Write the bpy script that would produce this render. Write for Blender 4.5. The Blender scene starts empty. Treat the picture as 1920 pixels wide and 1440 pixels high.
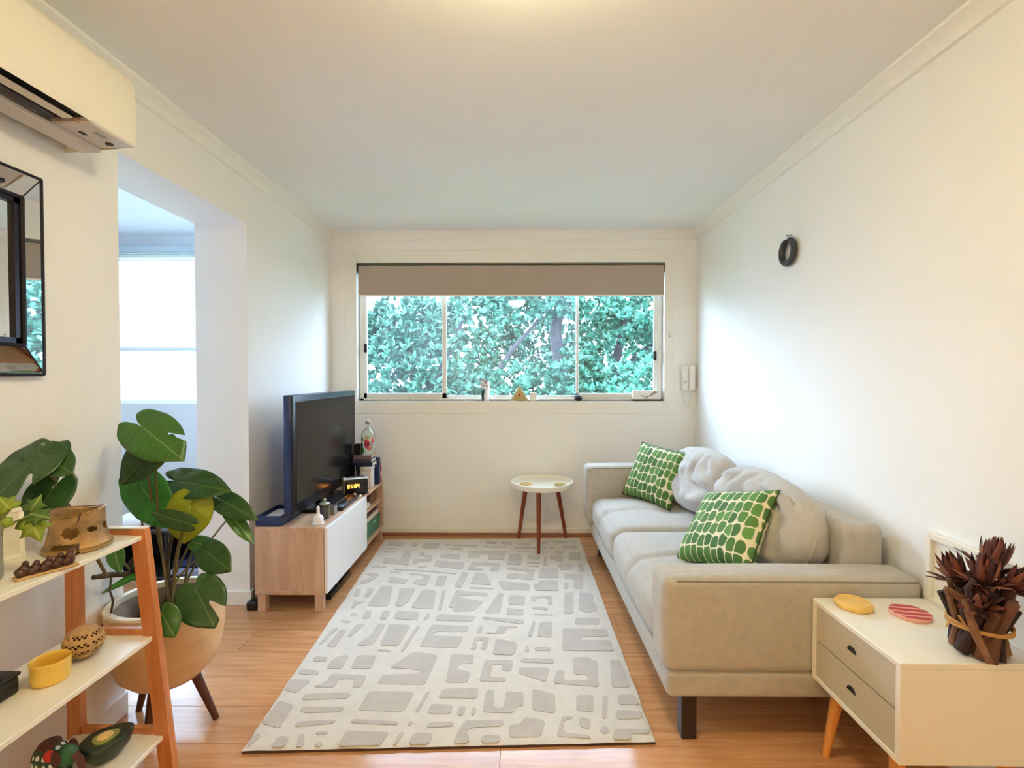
import bpy, bmesh, math, random
import numpy as np
from mathutils import Vector, Matrix, noise
R = random.Random(7)
SC = bpy.context.scene
COL = SC.collection

# ------------------------------------------------------------------ camera, world, lights, exposure
cam = bpy.data.cameras.new('camera'); cam.sensor_width = 36; cam.lens = 900 / 1920 * 36
cam.clip_start = 0.02
cam_o = bpy.data.objects.new('camera', cam); COL.objects.link(cam_o)
cam_o.location = (0, 0, 1.325)
cam_o.rotation_euler = (math.radians(90 - 1.0186), 0, math.radians(0.573))
SC.camera = cam_o

SKY_STRENGTH = 10.0
LAMP_STRENGTH = 60.0
LAMP_COLOR = (1.0, 0.87, 0.52)
w = bpy.data.worlds.new('overcast_sky'); SC.world = w; w.use_nodes = True
wn = w.node_tree.nodes; wl = w.node_tree.links; wn.clear()
tc = wn.new('ShaderNodeTexCoord'); sp = wn.new('ShaderNodeSeparateXYZ')
cr = wn.new('ShaderNodeValToRGB')                       # overcast: a little brighter to the zenith
cr.color_ramp.elements[0].position = 0.0; cr.color_ramp.elements[0].color = (0.54, 0.71, 1.0, 1)
cr.color_ramp.elements[1].position = 1.0; cr.color_ramp.elements[1].color = (0.60, 0.76, 1.0, 1)
bg = wn.new('ShaderNodeBackground'); bg.inputs[1].default_value = SKY_STRENGTH
ow = wn.new('ShaderNodeOutputWorld')
wl.new(tc.outputs['Generated'], sp.inputs[0]); wl.new(sp.outputs[2], cr.inputs[0])
wl.new(cr.outputs[0], bg.inputs[0]); wl.new(bg.outputs[0], ow.inputs[0])

# veiled sun, low over the garden on the left
sun = bpy.data.lights.new('veiled_sun', 'SUN'); sun.energy = 1.5; sun.angle = math.radians(24); sun.color = (.66, .81, 1.0)
sun_o = bpy.data.objects.new('veiled_sun', sun); COL.objects.link(sun_o); sun_o.location = (-20, 22, 8)
SUN_AZ, SUN_EL = math.radians(47), math.radians(14)
sun_o.rotation_euler = Vector((-math.sin(SUN_AZ)*math.cos(SUN_EL), math.cos(SUN_AZ)*math.cos(SUN_EL), math.sin(SUN_EL))).to_track_quat('Z', 'Y').to_euler()

SC.view_settings.view_transform = 'Standard'; SC.view_settings.look = 'None'
SC.view_settings.gamma = 1.0; SC.view_settings.use_curve_mapping = False
SC.view_settings.exposure = 0.68
SC.cycles.use_denoising = True
SC.cycles.max_bounces = 10; SC.cycles.diffuse_bounces = 6; SC.cycles.transparent_max_bounces = 16
SC.cycles.sample_clamp_indirect = 6.0
SC.cycles.caustics_reflective = False; SC.cycles.caustics_refractive = False

# ------------------------------------------------------------------ room measures (metres; camera stands at x=0, y=0)
XL, XR, YB, YF, H = -1.54, 1.47, 3.96, -6.0, 2.5
XLO = -1.84                      # far face of the thick left wall
XS = -3.5                        # outer wall of the sunroom
DY0, DY1, DZ = 1.85, 2.735, 2.19  # opening in the left wall
WX0, WX1, WZ0, WZ1 = -1.323, 1.213, 1.114, 2.253   # main window

# ------------------------------------------------------------------ materials
MATS = {}
def srgb(r, g, b):
    f = lambda c: (c/255/12.92) if c/255 <= .04045 else ((c/255+.055)/1.055)**2.4
    return (f(r), f(g), f(b), 1)
def mat(name, col, rough=.6, metal=0, var=0, vscale=8, bump=0, bscale=200, stretch=(1,1,1), emit=None, estr=0,
        trans=0, alpha=1, spec=.5, sheen=0, coord='Object', coat=0):
    if name in MATS: return MATS[name]
    m = bpy.data.materials.new(name); m.use_nodes = True; MATS[name] = m
    n = m.node_tree.nodes; l = m.node_tree.links
    p = n['Principled BSDF']
    p.inputs['Base Color'].default_value = col; p.inputs['Roughness'].default_value = rough
    p.inputs['Metallic'].default_value = metal; p.inputs['Specular IOR Level'].default_value = spec
    p.inputs['Transmission Weight'].default_value = trans
    p.inputs['Sheen Weight'].default_value = sheen; p.inputs['Coat Weight'].default_value = coat
    if emit: p.inputs['Emission Color'].default_value = emit; p.inputs['Emission Strength'].default_value = estr
    if var or bump:
        t = n.new('ShaderNodeTexCoord'); mp = n.new('ShaderNodeMapping'); mp.inputs['Scale'].default_value = stretch
        l.new(t.outputs[coord], mp.inputs[0])
    if var:
        ns = n.new('ShaderNodeTexNoise'); ns.inputs['Scale'].default_value = vscale; ns.inputs['Detail'].default_value = 6
        l.new(mp.outputs[0], ns.inputs[0])
        r = n.new('ShaderNodeMapRange'); r.inputs[1].default_value = .3; r.inputs[2].default_value = .7
        r.inputs[3].default_value = 1 - var; r.inputs[4].default_value = 1 + var
        l.new(ns.outputs[0], r.inputs[0])
        mx = n.new('ShaderNodeMix'); mx.data_type = 'RGBA'; mx.blend_type = 'MULTIPLY'; mx.inputs[0].default_value = 1
        mx.inputs[6].default_value = col; l.new(r.outputs[0], mx.inputs[7])
        l.new(mx.outputs[2], p.inputs['Base Color'])
    if bump:
        nb = n.new('ShaderNodeTexNoise'); nb.inputs['Scale'].default_value = bscale; nb.inputs['Detail'].default_value = 3
        l.new(mp.outputs[0], nb.inputs[0])
        b = n.new('ShaderNodeBump'); b.inputs['Strength'].default_value = bump; b.inputs['Distance'].default_value = .002
        l.new(nb.outputs[0], b.inputs['Height']); l.new(b.outputs[0], p.inputs['Normal'])
    return m

def glass_mat(name, tint=(1,1,1,1), haze=0.0, hz_scale=3, ior=1.45):
    """window glass: lets light straight through, mirrors by Fresnel, with a film of dirt that scatters"""
    m = bpy.data.materials.new(name); m.use_nodes = True; MATS[name] = m
    n = m.node_tree.nodes; l = m.node_tree.links; n.clear()
    o = n.new('ShaderNodeOutputMaterial'); t = n.new('ShaderNodeBsdfTransparent'); t.inputs[0].default_value = tint
    g = n.new('ShaderNodeBsdfGlossy'); g.inputs['Roughness'].default_value = .01
    f = n.new('ShaderNodeFresnel'); ge = n.new('ShaderNodeNewGeometry')   # same mirror share on both skins of the pane
    mi_ = n.new('ShaderNodeMapRange'); mi_.inputs[3].default_value = ior; mi_.inputs[4].default_value = 1/ior
    l.new(ge.outputs['Backfacing'], mi_.inputs[0]); l.new(mi_.outputs[0], f.inputs[0])
    mx = n.new('ShaderNodeMixShader'); l.new(f.outputs[0], mx.inputs[0]); l.new(t.outputs[0], mx.inputs[1]); l.new(g.outputs[0], mx.inputs[2])
    last = mx
    if haze:
        d = n.new('ShaderNodeBsdfTranslucent'); d.inputs[0].default_value = (.9, .95, 1, 1)
        tc = n.new('ShaderNodeTexCoord'); ns = n.new('ShaderNodeTexNoise'); ns.inputs['Scale'].default_value = hz_scale
        ns.inputs['Detail'].default_value = 4; l.new(tc.outputs['Object'], ns.inputs[0])
        r = n.new('ShaderNodeMapRange'); r.inputs[1].default_value = .35; r.inputs[2].default_value = .7
        r.inputs[3].default_value = haze*.3; r.inputs[4].default_value = haze*1.6; l.new(ns.outputs[0], r.inputs[0])
        m2 = n.new('ShaderNodeMixShader'); l.new(r.outputs[0], m2.inputs[0]); l.new(mx.outputs[0], m2.inputs[1]); l.new(d.outputs[0], m2.inputs[2])
        last = m2
    l.new(last.outputs[0], o.inputs[0]); return m

def wood(name, c1, c2, rough=.45, scale=(1, 12, 12), coord='Object', plank=False, bump=.05):
    m = bpy.data.materials.new(name); m.use_nodes = True; MATS[name] = m
    n = m.node_tree.nodes; l = m.node_tree.links; p = n['Principled BSDF']; p.inputs['Roughness'].default_value = rough
    t = n.new('ShaderNodeTexCoord'); mp = n.new('ShaderNodeMapping'); mp.inputs['Scale'].default_value = scale
    l.new(t.outputs[coord], mp.inputs[0])
    if plank:
        oi = n.new('ShaderNodeObjectInfo'); va = n.new('ShaderNodeVectorMath'); va.operation = 'ADD'
        sc_ = n.new('ShaderNodeMath'); sc_.operation = 'MULTIPLY'; sc_.inputs[1].default_value = 37.0
        l.new(oi.outputs['Random'], sc_.inputs[0]); l.new(mp.outputs[0], va.inputs[0]); l.new(sc_.outputs[0], va.inputs[1])
        src = va
    else: src = mp
    ns = n.new('ShaderNodeTexNoise'); ns.inputs['Scale'].default_value = 3.0; ns.inputs['Detail'].default_value = 8
    ns.inputs['Distortion'].default_value = .6; l.new(src.outputs[0], ns.inputs[0])
    cr = n.new('ShaderNodeValToRGB'); cr.color_ramp.elements[0].position = .35; cr.color_ramp.elements[1].position = .68
    cr.color_ramp.elements[0].color = c1; cr.color_ramp.elements[1].color = c2
    l.new(ns.outputs[0], cr.inputs[0]); out = cr.outputs[0]
    if plank:
        hs = n.new('ShaderNodeHueSaturation'); mr = n.new('ShaderNodeMapRange'); mr.inputs[3].default_value = .86; mr.inputs[4].default_value = 1.12
        l.new(oi.outputs['Random'], mr.inputs[0]); l.new(mr.outputs[0], hs.inputs['Value']); l.new(out, hs.inputs['Color']); out = hs.outputs[0]
    l.new(out, p.inputs['Base Color'])
    b = n.new('ShaderNodeBump'); b.inputs['Strength'].default_value = bump; b.inputs['Distance'].default_value = .001
    l.new(ns.outputs[0], b.inputs['Height']); l.new(b.outputs[0], p.inputs['Normal'])
    return m

def cells_mat(name, gaps, c1, c2, scale, width, stretch=(1,1,1), rough=.8, rnd=.5, coord='Object', dim='2D'):
    """printed cloth: ovals of two tones with pale gaps"""
    m = bpy.data.materials.new(name); m.use_nodes = True; MATS[name] = m
    n = m.node_tree.nodes; l = m.node_tree.links; p = n['Principled BSDF']; p.inputs['Roughness'].default_value = rough
    t = n.new('ShaderNodeTexCoord'); mp = n.new('ShaderNodeMapping'); mp.inputs['Scale'].default_value = stretch
    l.new(t.outputs[coord], mp.inputs[0])
    a = n.new('ShaderNodeTexVoronoi'); a.voronoi_dimensions = dim; e = n.new('ShaderNodeTexVoronoi'); e.voronoi_dimensions = dim; e.feature = 'DISTANCE_TO_EDGE'; b = n.new('ShaderNodeTexVoronoi'); b.voronoi_dimensions = dim
    for v in (a, b, e):
        v.inputs['Scale'].default_value = scale; v.inputs['Randomness'].default_value = rnd; l.new(mp.outputs[0], v.inputs['Vector'])
    r = n.new('ShaderNodeMapRange'); r.inputs[1].default_value = width+.03; r.inputs[2].default_value = width-.03; l.new(a.outputs['Distance'], r.inputs[0])
    re = n.new('ShaderNodeMapRange'); re.inputs[1].default_value = .035; re.inputs[2].default_value = .065; l.new(e.outputs['Distance'], re.inputs[0])
    mm_ = n.new('ShaderNodeMath'); mm_.operation = 'MULTIPLY'; l.new(r.outputs[0], mm_.inputs[0]); l.new(re.outputs[0], mm_.inputs[1]); r = mm_
    mc = n.new('ShaderNodeMix'); mc.data_type = 'RGBA'; mc.inputs[6].default_value = c1; mc.inputs[7].default_value = c2
    sx = n.new('ShaderNodeSeparateColor'); l.new(b.outputs['Color'], sx.inputs[0]); l.new(sx.outputs[0], mc.inputs[0])
    mx = n.new('ShaderNodeMix'); mx.data_type = 'RGBA'; mx.inputs[6].default_value = gaps
    l.new(r.outputs[0], mx.inputs[0]); l.new(mc.outputs[2], mx.inputs[7]); l.new(mx.outputs[2], p.inputs['Base Color'])
    return m

def leaf_mat(name, col, vein, trans=.18, rough=.35):
    m = bpy.data.materials.new(name); m.use_nodes = True; MATS[name] = m
    n = m.node_tree.nodes; l = m.node_tree.links; p = n['Principled BSDF']; p.inputs['Roughness'].default_value = rough
    t = n.new('ShaderNodeTexCoord'); s = n.new('ShaderNodeSeparateXYZ'); l.new(t.outputs['Object'], s.inputs[0])
    ab = n.new('ShaderNodeMath'); ab.operation = 'ABSOLUTE'; l.new(s.outputs[0], ab.inputs[0])
    mid = n.new('ShaderNodeMapRange'); mid.inputs[1].default_value = .0012; mid.inputs[2].default_value = .003
    mid.inputs[3].default_value = .8; mid.inputs[4].default_value = 0; l.new(ab.outputs[0], mid.inputs[0])
    k = n.new('ShaderNodeMath'); k.operation = 'MULTIPLY_ADD'; k.inputs[1].default_value = -.55; l.new(ab.outputs[0], k.inputs[0]); l.new(s.outputs[1], k.inputs[2])
    k2 = n.new('ShaderNodeMath'); k2.operation = 'PINGPONG'; k2.inputs[1].default_value = .013; l.new(k.outputs[0], k2.inputs[0])
    sd = n.new('ShaderNodeMapRange'); sd.inputs[1].default_value = .0004; sd.inputs[2].default_value = .002
    sd.inputs[3].default_value = .28; sd.inputs[4].default_value = 0; l.new(k2.outputs[0], sd.inputs[0])
    mxv = n.new('ShaderNodeMath'); mxv.operation = 'MAXIMUM'; l.new(mid.outputs[0], mxv.inputs[0]); l.new(sd.outputs[0], mxv.inputs[1])
    ns = n.new('ShaderNodeTexNoise'); ns.inputs['Scale'].default_value = 14; l.new(t.outputs['Object'], ns.inputs[0])
    hv = n.new('ShaderNodeHueSaturation'); hv.inputs['Color'].default_value = col
    vr = n.new('ShaderNodeMapRange'); vr.inputs[3].default_value = .7; vr.inputs[4].default_value = 1.3; l.new(ns.outputs[0], vr.inputs[0]); l.new(vr.outputs[0], hv.inputs['Value'])
    mx = n.new('ShaderNodeMix'); mx.data_type = 'RGBA'; mx.inputs[7].default_value = vein
    l.new(mxv.outputs[0], mx.inputs[0]); l.new(hv.outputs[0], mx.inputs[6]); l.new(mx.outputs[2], p.inputs['Base Color'])
    tr = n.new('ShaderNodeBsdfTranslucent'); l.new(mx.outputs[2], tr.inputs[0])
    ms = n.new('ShaderNodeMixShader'); ms.inputs[0].default_value = trans
    o = n['Material Output']; l.new(p.outputs[0], ms.inputs[1]); l.new(tr.outputs[0], ms.inputs[2]); l.new(ms.outputs[0], o.inputs[0])
    return m

# ------------------------------------------------------------------ mesh builder
def origin(o):
    v = Vector((0, 0, 0))
    while o: v += o.location; o = o.parent
    return v
class MB:
    def __init__(s): s.bm = bmesh.new(); s.mi = 0
    def _fin(s, faces):
        for f in faces: f.material_index = s.mi
    def box(s, x0, x1, y0, y1, z0, z1, bev=0, seg=2, M=None):
        vs = [s.bm.verts.new((x, y, z)) for z in (z0, z1) for x, y in ((x0, y0), (x1, y0), (x1, y1), (x0, y1))]
        q = ((3,2,1,0), (4,5,6,7), (0,1,5,4), (1,2,6,5), (2,3,7,6), (3,0,4,7))
        fs = [s.bm.faces.new([vs[i] for i in k]) for k in q]; s._fin(fs)
        if bev:
            es = list({e for f in fs for e in f.edges})
            r = bmesh.ops.bevel(s.bm, geom=es + vs, offset=bev, segments=seg, affect='EDGES', profile=.5)
            vs = list({v for f in r['faces'] for v in f.verts} | {v for v in vs if v.is_valid})
            s._fin(r['faces'])
        if M is not None:
            for v in vs: v.co = M @ v.co
        return s
    def tube(s, pts, r, n=10, cap=True):
        pts = [Vector(p) for p in pts]; rs = r if isinstance(r, (list, tuple)) else [r]*len(pts)
        rings = []; up = Vector((0, 0, 1))
        t0 = (pts[1]-pts[0]).normalized()
        a = t0.orthogonal().normalized()
        for i, p in enumerate(pts):
            t = (pts[min(i+1, len(pts)-1)] - pts[max(i-1, 0)]).normalized()
            a = (a - t*a.dot(t)).normalized(); b = t.cross(a)
            rings.append([s.bm.verts.new(p + (a*math.cos(k*2*math.pi/n) + b*math.sin(k*2*math.pi/n))*rs[i]) for k in range(n)])
        fs = []
        for i in range(len(rings)-1):
            for k in range(n):
                fs.append(s.bm.faces.new((rings[i][k], rings[i][(k+1) % n], rings[i+1][(k+1) % n], rings[i+1][k])))
        if cap: fs += [s.bm.faces.new(rings[0][::-1]), s.bm.faces.new(rings[-1])]
        s._fin(fs); return s
    def lathe(s, prof, c=(0,0,0), n=32, M=None, sx=1, sy=1):
        rings = []; c = Vector(c)
        for r, z in prof:
            if r < 1e-6: vs = [s.bm.verts.new((c.x, c.y, c.z+z))]
            else: vs = [s.bm.verts.new((c.x + sx*r*math.cos(k*2*math.pi/n), c.y + sy*r*math.sin(k*2*math.pi/n), c.z+z)) for k in range(n)]
            rings.append(vs)
        fs = []
        for A, B in zip(rings, rings[1:]):
            if len(A) == 1 and len(B) == 1: continue
            for k in range(n):
                k2 = (k+1) % n
                if len(A) == 1: fs.append(s.bm.faces.new((A[0], B[k2], B[k])))
                elif len(B) == 1: fs.append(s.bm.faces.new((A[k], A[k2], B[0])))
                else: fs.append(s.bm.faces.new((A[k], A[k2], B[k2], B[k])))
        s._fin(fs)
        if M is not None:
            for A in rings:
                for v in A: v.co = M @ v.co
        return s
    def prism(s, poly, z0, z1, M=None):
        a = [s.bm.verts.new((x, y, z0)) for x, y in poly]; b = [s.bm.verts.new((x, y, z1)) for x, y in poly]
        n = len(poly); fs = [s.bm.faces.new(a[::-1]), s.bm.faces.new(b)]
        for i in range(n): fs.append(s.bm.faces.new((a[i], a[(i+1) % n], b[(i+1) % n], b[i])))
        s._fin(fs)
        if M is not None:
            for v in a+b: v.co = M @ v.co
        return s
    def grid(s, nu, nv, fn, closed_u=False):
        V = [[s.bm.verts.new(fn(i/(nu if closed_u else nu-1), j/(nv-1))) for j in range(nv)] for i in range(nu)]
        fs = []
        for i in range(nu if closed_u else nu-1):
            for j in range(nv-1):
                fs.append(s.bm.faces.new((V[i][j], V[(i+1) % nu][j], V[(i+1) % nu][j+1], V[i][j+1])))
        s._fin(fs); return s
    def soft(s, x0, x1, y0, y1, z0, z1, r, n=10, fn=None):
        """a box with big rounded edges; fn(co, u, v, w) may push points about"""
        c = Vector(((x0+x1)/2, (y0+y1)/2, (z0+z1)/2)); h = Vector(((x1-x0)/2, (y1-y0)/2, (z1-z0)/2)); cache = {}
        def V(u, v, w):
            key = (round(u, 4), round(v, 4), round(w, 4))
            if key in cache: return cache[key]
            p = Vector((u*h.x, v*h.y, w*h.z))
            core = Vector((max(-h.x+r, min(h.x-r, p.x)), max(-h.y+r, min(h.y-r, p.y)), max(-h.z+r, min(h.z-r, p.z))))
            d = p - core
            if d.length > 1e-9: p = core + d.normalized()*r
            p = c + p
            if fn: p = fn(p, u, v, w)
            cache[key] = s.bm.verts.new(p); return cache[key]
        def ramp(hh):                     # more points near the rounded edges
            L = [-1 + r/hh*k/4 for k in range(4)] ; e = 1 - r/hh
            mid = [-e + 2*e*k/n for k in range(n+1)]
            return L + mid + [-x for x in L[::-1]]
        U, W, Z = ramp(h.x), ramp(h.y), ramp(h.z); fs = []
        def face(A, B, mk, flip):
            for i in range(len(A)-1):
                for j in range(len(B)-1):
                    q = [mk(A[i], B[j]), mk(A[i+1], B[j]), mk(A[i+1], B[j+1]), mk(A[i], B[j+1])]
                    q = list(dict.fromkeys(q))
                    if len(q) > 2:
                        try: fs.append(s.bm.faces.new(q[::-1] if flip else q))
                        except ValueError: pass
        for sg in (1, -1):
            face(U, W, lambda a, b: V(a, b, sg), sg < 0)
            face(U, Z, lambda a, b: V(a, sg, b), sg > 0)
            face(W, Z, lambda a, b: V(sg, a, b), sg < 0)
        s._fin(fs); return s
    def build(s, name, m, parent=None, smooth=35, local=False):
        bm = s.bm
        bmesh.ops.recalc_face_normals(bm, faces=bm.faces)
        ang = math.radians(smooth)
        for f in bm.faces: f.smooth = smooth > 0
        for e in bm.edges:
            if len(e.link_faces) == 2 and e.calc_face_angle(0) > ang: e.smooth = False
        if parent is not None and not local:
            off = origin(parent)
            for v in bm.verts: v.co -= off
        me = bpy.data.meshes.new(name); bm.to_mesh(me); bm.free()
        for x in (m if isinstance(m, (list, tuple)) else [m]): me.materials.append(x)
        o = bpy.data.objects.new(name, me); COL.objects.link(o)
        if parent is not None: o.parent = parent
        return o
def thing(name, label, cat, loc=(0,0,0), rz=0, group=None):
    o = bpy.data.objects.new(name, None); COL.objects.link(o); o.empty_display_size = .05
    o.location = loc; o.rotation_euler = (0, 0, rz); o['label'] = label; o['category'] = cat
    if group: o['group'] = group
    return o
def tag(o, label, cat, group=None):
    o['label'] = label; o['category'] = cat
    if group: o['group'] = group
    return o
def struct(o): o['kind'] = 'structure'; return o
def base(o, loc):
    """move a one-mesh thing's origin to its base"""
    v = Vector(loc); o.data.transform(Matrix.Translation(-v)); o.location = v; return o
def T(x, y, z): return Matrix.Translation((x, y, z))
def RZ(d): return Matrix.Rotation(math.radians(d), 4, 'Z')
def RX(d): return Matrix.Rotation(math.radians(d), 4, 'X')
def RY(d): return Matrix.Rotation(math.radians(d), 4, 'Y')

# ================================================================== SETTING
m_wall = mat('wall_paint', srgb(240, 238, 235), .75, var=.012, vscale=3, bump=.08, bscale=160)
m_ceil = mat('ceiling_paint', srgb(240, 239, 237), .8, var=.01, vscale=2, bump=.06, bscale=120)
m_trim = mat('white_gloss_paint', srgb(238, 235, 228), .4)
m_alu = mat('white_window_aluminium', srgb(235, 236, 234), .35)
m_black = mat('matt_black', srgb(22, 22, 25), .5)
m_plank = wood('oak_laminate', srgb(188, 134, 92), srgb(208, 158, 114), .17, (1.2, 14, 14), plank=True)
m_floorbase = mat('floor_underlay', srgb(104, 72, 44), .8)
m_quad = wood('stained_quad', srgb(120, 66, 36), srgb(150, 88, 50), .4, (3, 30, 30))

# floor: slab with the laminate boards laid on it one by one
fl = struct(MB().box(XS, XR+.02, YF, YB+.02, -.06, -.009).build('floor', m_floorbase))
far = MB().box(XS+.01, XR, YF+.01, .35, -.009, -.0005).build('floor_boards', m_plank, fl)
pw, plen = .192, 1.285
me_plank = None
rows = int((YB - .35)/pw) + 1
for r_ in range(rows):
    y0 = .352 + r_*pw; y1 = min(y0 + pw - .0012, YB)
    x = XS + .005 - [0, .82, .41, 1.1][r_ % 4] - R.random()*.12
    while x < XR:
        x0, x1 = max(x, XS+.005), min(x + plen - .0012, XR)
        if x1 - x0 > .02:
            MB().box(x0, x1, y0, y1, -.009, 0, .0009, 1).build('floor_plank', m_plank, fl)
        x += plen
ceil = struct(MB().box(XL-.3, XR+.15, YF-.1, YB+.15, H, H+.1).build('ceiling', m_ceil))
# walls
b = MB()
b.box(XLO, XL, YF, DY0, -.02, H); b.box(XLO, XL, DY1, YB, -.02, H); b.box(XLO, XL, DY0, DY1, DZ, H)
struct(b.build('wall_left', m_wall))
struct(MB().box(XR, XR+.12, YF, YB, -.02, H).build('wall_right', m_wall))
b = MB()
b.box(XLO, WX0, YB, YB+.12, -.02, H); b.box(WX1, XR+.12, YB, YB+.12, -.02, H)
b.box(WX0, WX1, YB, YB+.12, -.02, WZ0); b.box(WX0, WX1, YB, YB+.12, WZ1, H)
struct(b.build('wall_back', m_wall))
struct(MB().box(XLO, XR+.12, YF-.12, YF, -.02, H).build('wall_front', m_wall))
# flat architrave round the main window
b = MB()
b.box(WX0-.045, WX1+.045, YB-.006, YB, WZ0-.105, WZ0, .002, 1)
b.box(WX0-.10, WX0, YB-.004, YB, WZ0, WZ1+.10, .002, 1); b.box(WX1, WX1+.085, YB-.004, YB, WZ0, WZ1+.10, .002, 1)
b.box(WX0, WX1, YB-.004, YB, WZ1, WZ1+.10, .002, 1)
struct(b.build('trim_1', m_trim))
# sill board
struct(MB().box(WX0, WX1, YB-.004, YB+.075, WZ0-.012, WZ0, .002, 1).build('trim_2', m_trim))
# cornice: a cove run along three sides
def cornice(name, pts_fn, L0, L1):
    b = MB(); prof = [(0, 0), (.012, -.004)]
    prof = [(.058, 0), (.054, -.010), (.040, -.018), (.026, -.030), (.016, -.045), (.012, -.060), (0, -.066), (0, 0)]
    n = len(prof); A = [b.bm.verts.new(pts_fn(L0, d, z)) for d, z in prof]; B = [b.bm.verts.new(pts_fn(L1, d, z)) for d, z in prof]
    for i in range(n): b.bm.faces.new((A[i], A[(i+1) % n], B[(i+1) % n], B[i]))
    b.bm.faces.new(A); b.bm.faces.new(B[::-1]); return struct(b.build(name, m_trim, smooth=25))
cornice('trim_3', lambda t, d, z: (XL+d, t, H+z), YF, YB)
cornice('trim_4', lambda t, d, z: (XR-d, t, H+z), YF, YB)
cornice('trim_5', lambda t, d, z: (t, YB-d, H+z), XL, XR)
# skirtings
def skirt(name, x0, x1, y0, y1, z1=.085):
    return struct(MB().box(x0, x1, y0, y1, 0, z1, .003, 1).build(name, m_trim))
skirt('baseboard_left', XL, XL+.014, YF, DY0); skirt('baseboard_left_far', XL, XL+.014, DY1, YB)
skirt('baseboard_jamb', XLO, XL+.014, DY1-.012, DY1); skirt('baseboard_right', XR-.014, XR, YF, YB)
skirt('baseboard_back', XL, XR, YB-.014, YB, .06)
b = MB(); b.grid(2, 7, lambda u, v: (XL + .01 + u*(XR-XL-.02), YB-.014-.022*math.cos(v*math.pi/2), .024*math.sin(v*math.pi/2)))
b.box(XL+.01, XR-.01, YB-.034, YB-.014, 0, .002)
struct(b.build('trim_6', m_quad))

# sunroom behind the opening
m_sun = mat('sunroom_paint', srgb(232, 236, 240), .75, bump=.05, bscale=150)
S0Y, S0Y1, S0Z0, S0Z1 = 1.95, 2.62, .8, 2.15
b = MB()
b.box(XS-.1, XS, .2, S0Y, -.02, H); b.box(XS-.1, XS, S0Y, S0Y1, -.02, S0Z0); b.box(XS-.1, XS, S0Y, S0Y1, S0Z1, H); b.box(XS-.1, XS, S0Y1, YB+.12, -.02, H)
b.box(XS, XLO, .1, .2, -.02, H)                       # near end
V0, V1, VZ0, VZ1 = -3.42, -1.98, 1.09, 2.36
b.box(XS, V0, YB, YB+.12, -.02, H); b.box(V1, XLO, YB, YB+.12, -.02, H)
b.box(V0, V1, YB, YB+.12, -.02, VZ0); b.box(V0, V1, YB, YB+.12, VZ1, H)
struct(b.build('wall_sunroom', m_sun))
struct(MB().box(XS-.1, XLO+.02, .1, YB+.12, H-.02, H+.1).build('ceiling_sunroom', m_sun))
skirt('baseboard_sunroom', XS, XLO, YB-.014, YB, .09)

g_clear = glass_mat('window_glass', (.97, 1, .985, 1), .0)
g_haze = glass_mat('window_glass_dusty', (.97, 1, .99, 1), .012, 1.4)
# ---- main window: three sliding lights in a white aluminium frame
GY = YB + .085
wf = MB()
fx0, fx1, fz0, fz1 = WX0+.004, WX1-.004, WZ0, WZ1-.004
wf.box(fx0, fx0+.035, YB+.06, YB+.115, fz0, fz1, .003, 1); wf.box(fx1-.035, fx1, YB+.06, YB+.115, fz0, fz1, .003, 1)
wf.box(fx0, fx1, YB+.06, YB+.115, fz0, fz0+.018, .003, 1); wf.box(fx0, fx1, YB+.06, YB+.115, fz1-.03, fz1, .003, 1)
win = struct(wf.build('window_1', m_alu))
def sash(x0, x1, y, stl, str_, zb, gm):
    b = MB(); z0 = fz0 + .018; z1 = fz1 - .03
    b.box(x0, x0+stl, y-.012, y+.012, z0, z1, .002, 1); b.box(x1-str_, x1, y-.012, y+.012, z0, z1, .002, 1)
    b.box(x0, x1, y-.012, y+.012, z0, z0+zb, .002, 1); b.box(x0, x1, y-.012, y+.012, z1-.03, z1, .002, 1)
    s = b.build('sash', m_alu, win)
    MB().box(x0+stl-.004, x1-str_+.004, y-.002, y+.002, z0+zb-.004, z1-.028).build('pane', gm, s); return s
sash(-1.285, -.59, YB+.075, .026, .036, .045, g_haze)
sash(-.615, .515, YB+.100, .012, .016, .024, g_haze)
sash(.495, 1.178, YB+.075, .022, .034, .045, g_clear)
for x, z in ((-1.268, 1.555), (1.150, 1.49)):
    b = MB(); b.box(x-.014, x+.014, YB+.045, YB+.064, z-.038, z+.038, .009, 3); b.box(x-.006, x+.010, YB+.034, YB+.05, z-.012, z+.012, .004, 2)
    b.build('latch', m_black, win)

# ---- sunroom windows
def plain_window(name, x0, x1, y0, y1, z0, z1, trans, along):
    b = MB(); t = .05
    def bx(a0, a1, c0, c1, w=.05):
        if along == 'x': b.box(a0, a1, y0, y0+w, c0, c1, .003, 1)
        else: b.box(x0-w, x0, a0, a1, c0, c1, .003, 1)
    A0, A1 = (x0, x1) if along == 'x' else (y0, y1)
    bx(A0, A0+t, z0, z1); bx(A1-t, A1, z0, z1); bx(A0, A1, z0, z0+t*.6); bx(A0, A1, z1-t, z1)
    for q in trans['z']: bx(A0, A1, q-.025, q+.025)
    for q in trans['v']: bx(q-.025, q+.025, z0, z1)
    o = struct(b.build(name, m_alu))
    zs = [z0] + trans['z'] + [z1]; vs = [A0] + trans['v'] + [A1]
    for za, zb in zip(zs, zs[1:]):
        for a, c in zip(vs, vs[1:]):
            if along == 'x': MB().box(a+.02, c-.02, y0+.02, y0+.024, za+.02, zb-.02).build('pane', g_clear, o)
            else: MB().box(x0-.026, x0-.022, a+.02, c-.02, za+.02, zb-.02).build('pane', g_clear, o)
    return o
plain_window('window_2', V0, V1, YB+.05, 0, VZ0, VZ1, dict(z=[1.555], v=[]), 'x')
plain_window('window_3', XS-.03, 0, S0Y, S0Y1, S0Z0, S0Z1, dict(z=[], v=[2.285]), 'y')

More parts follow.
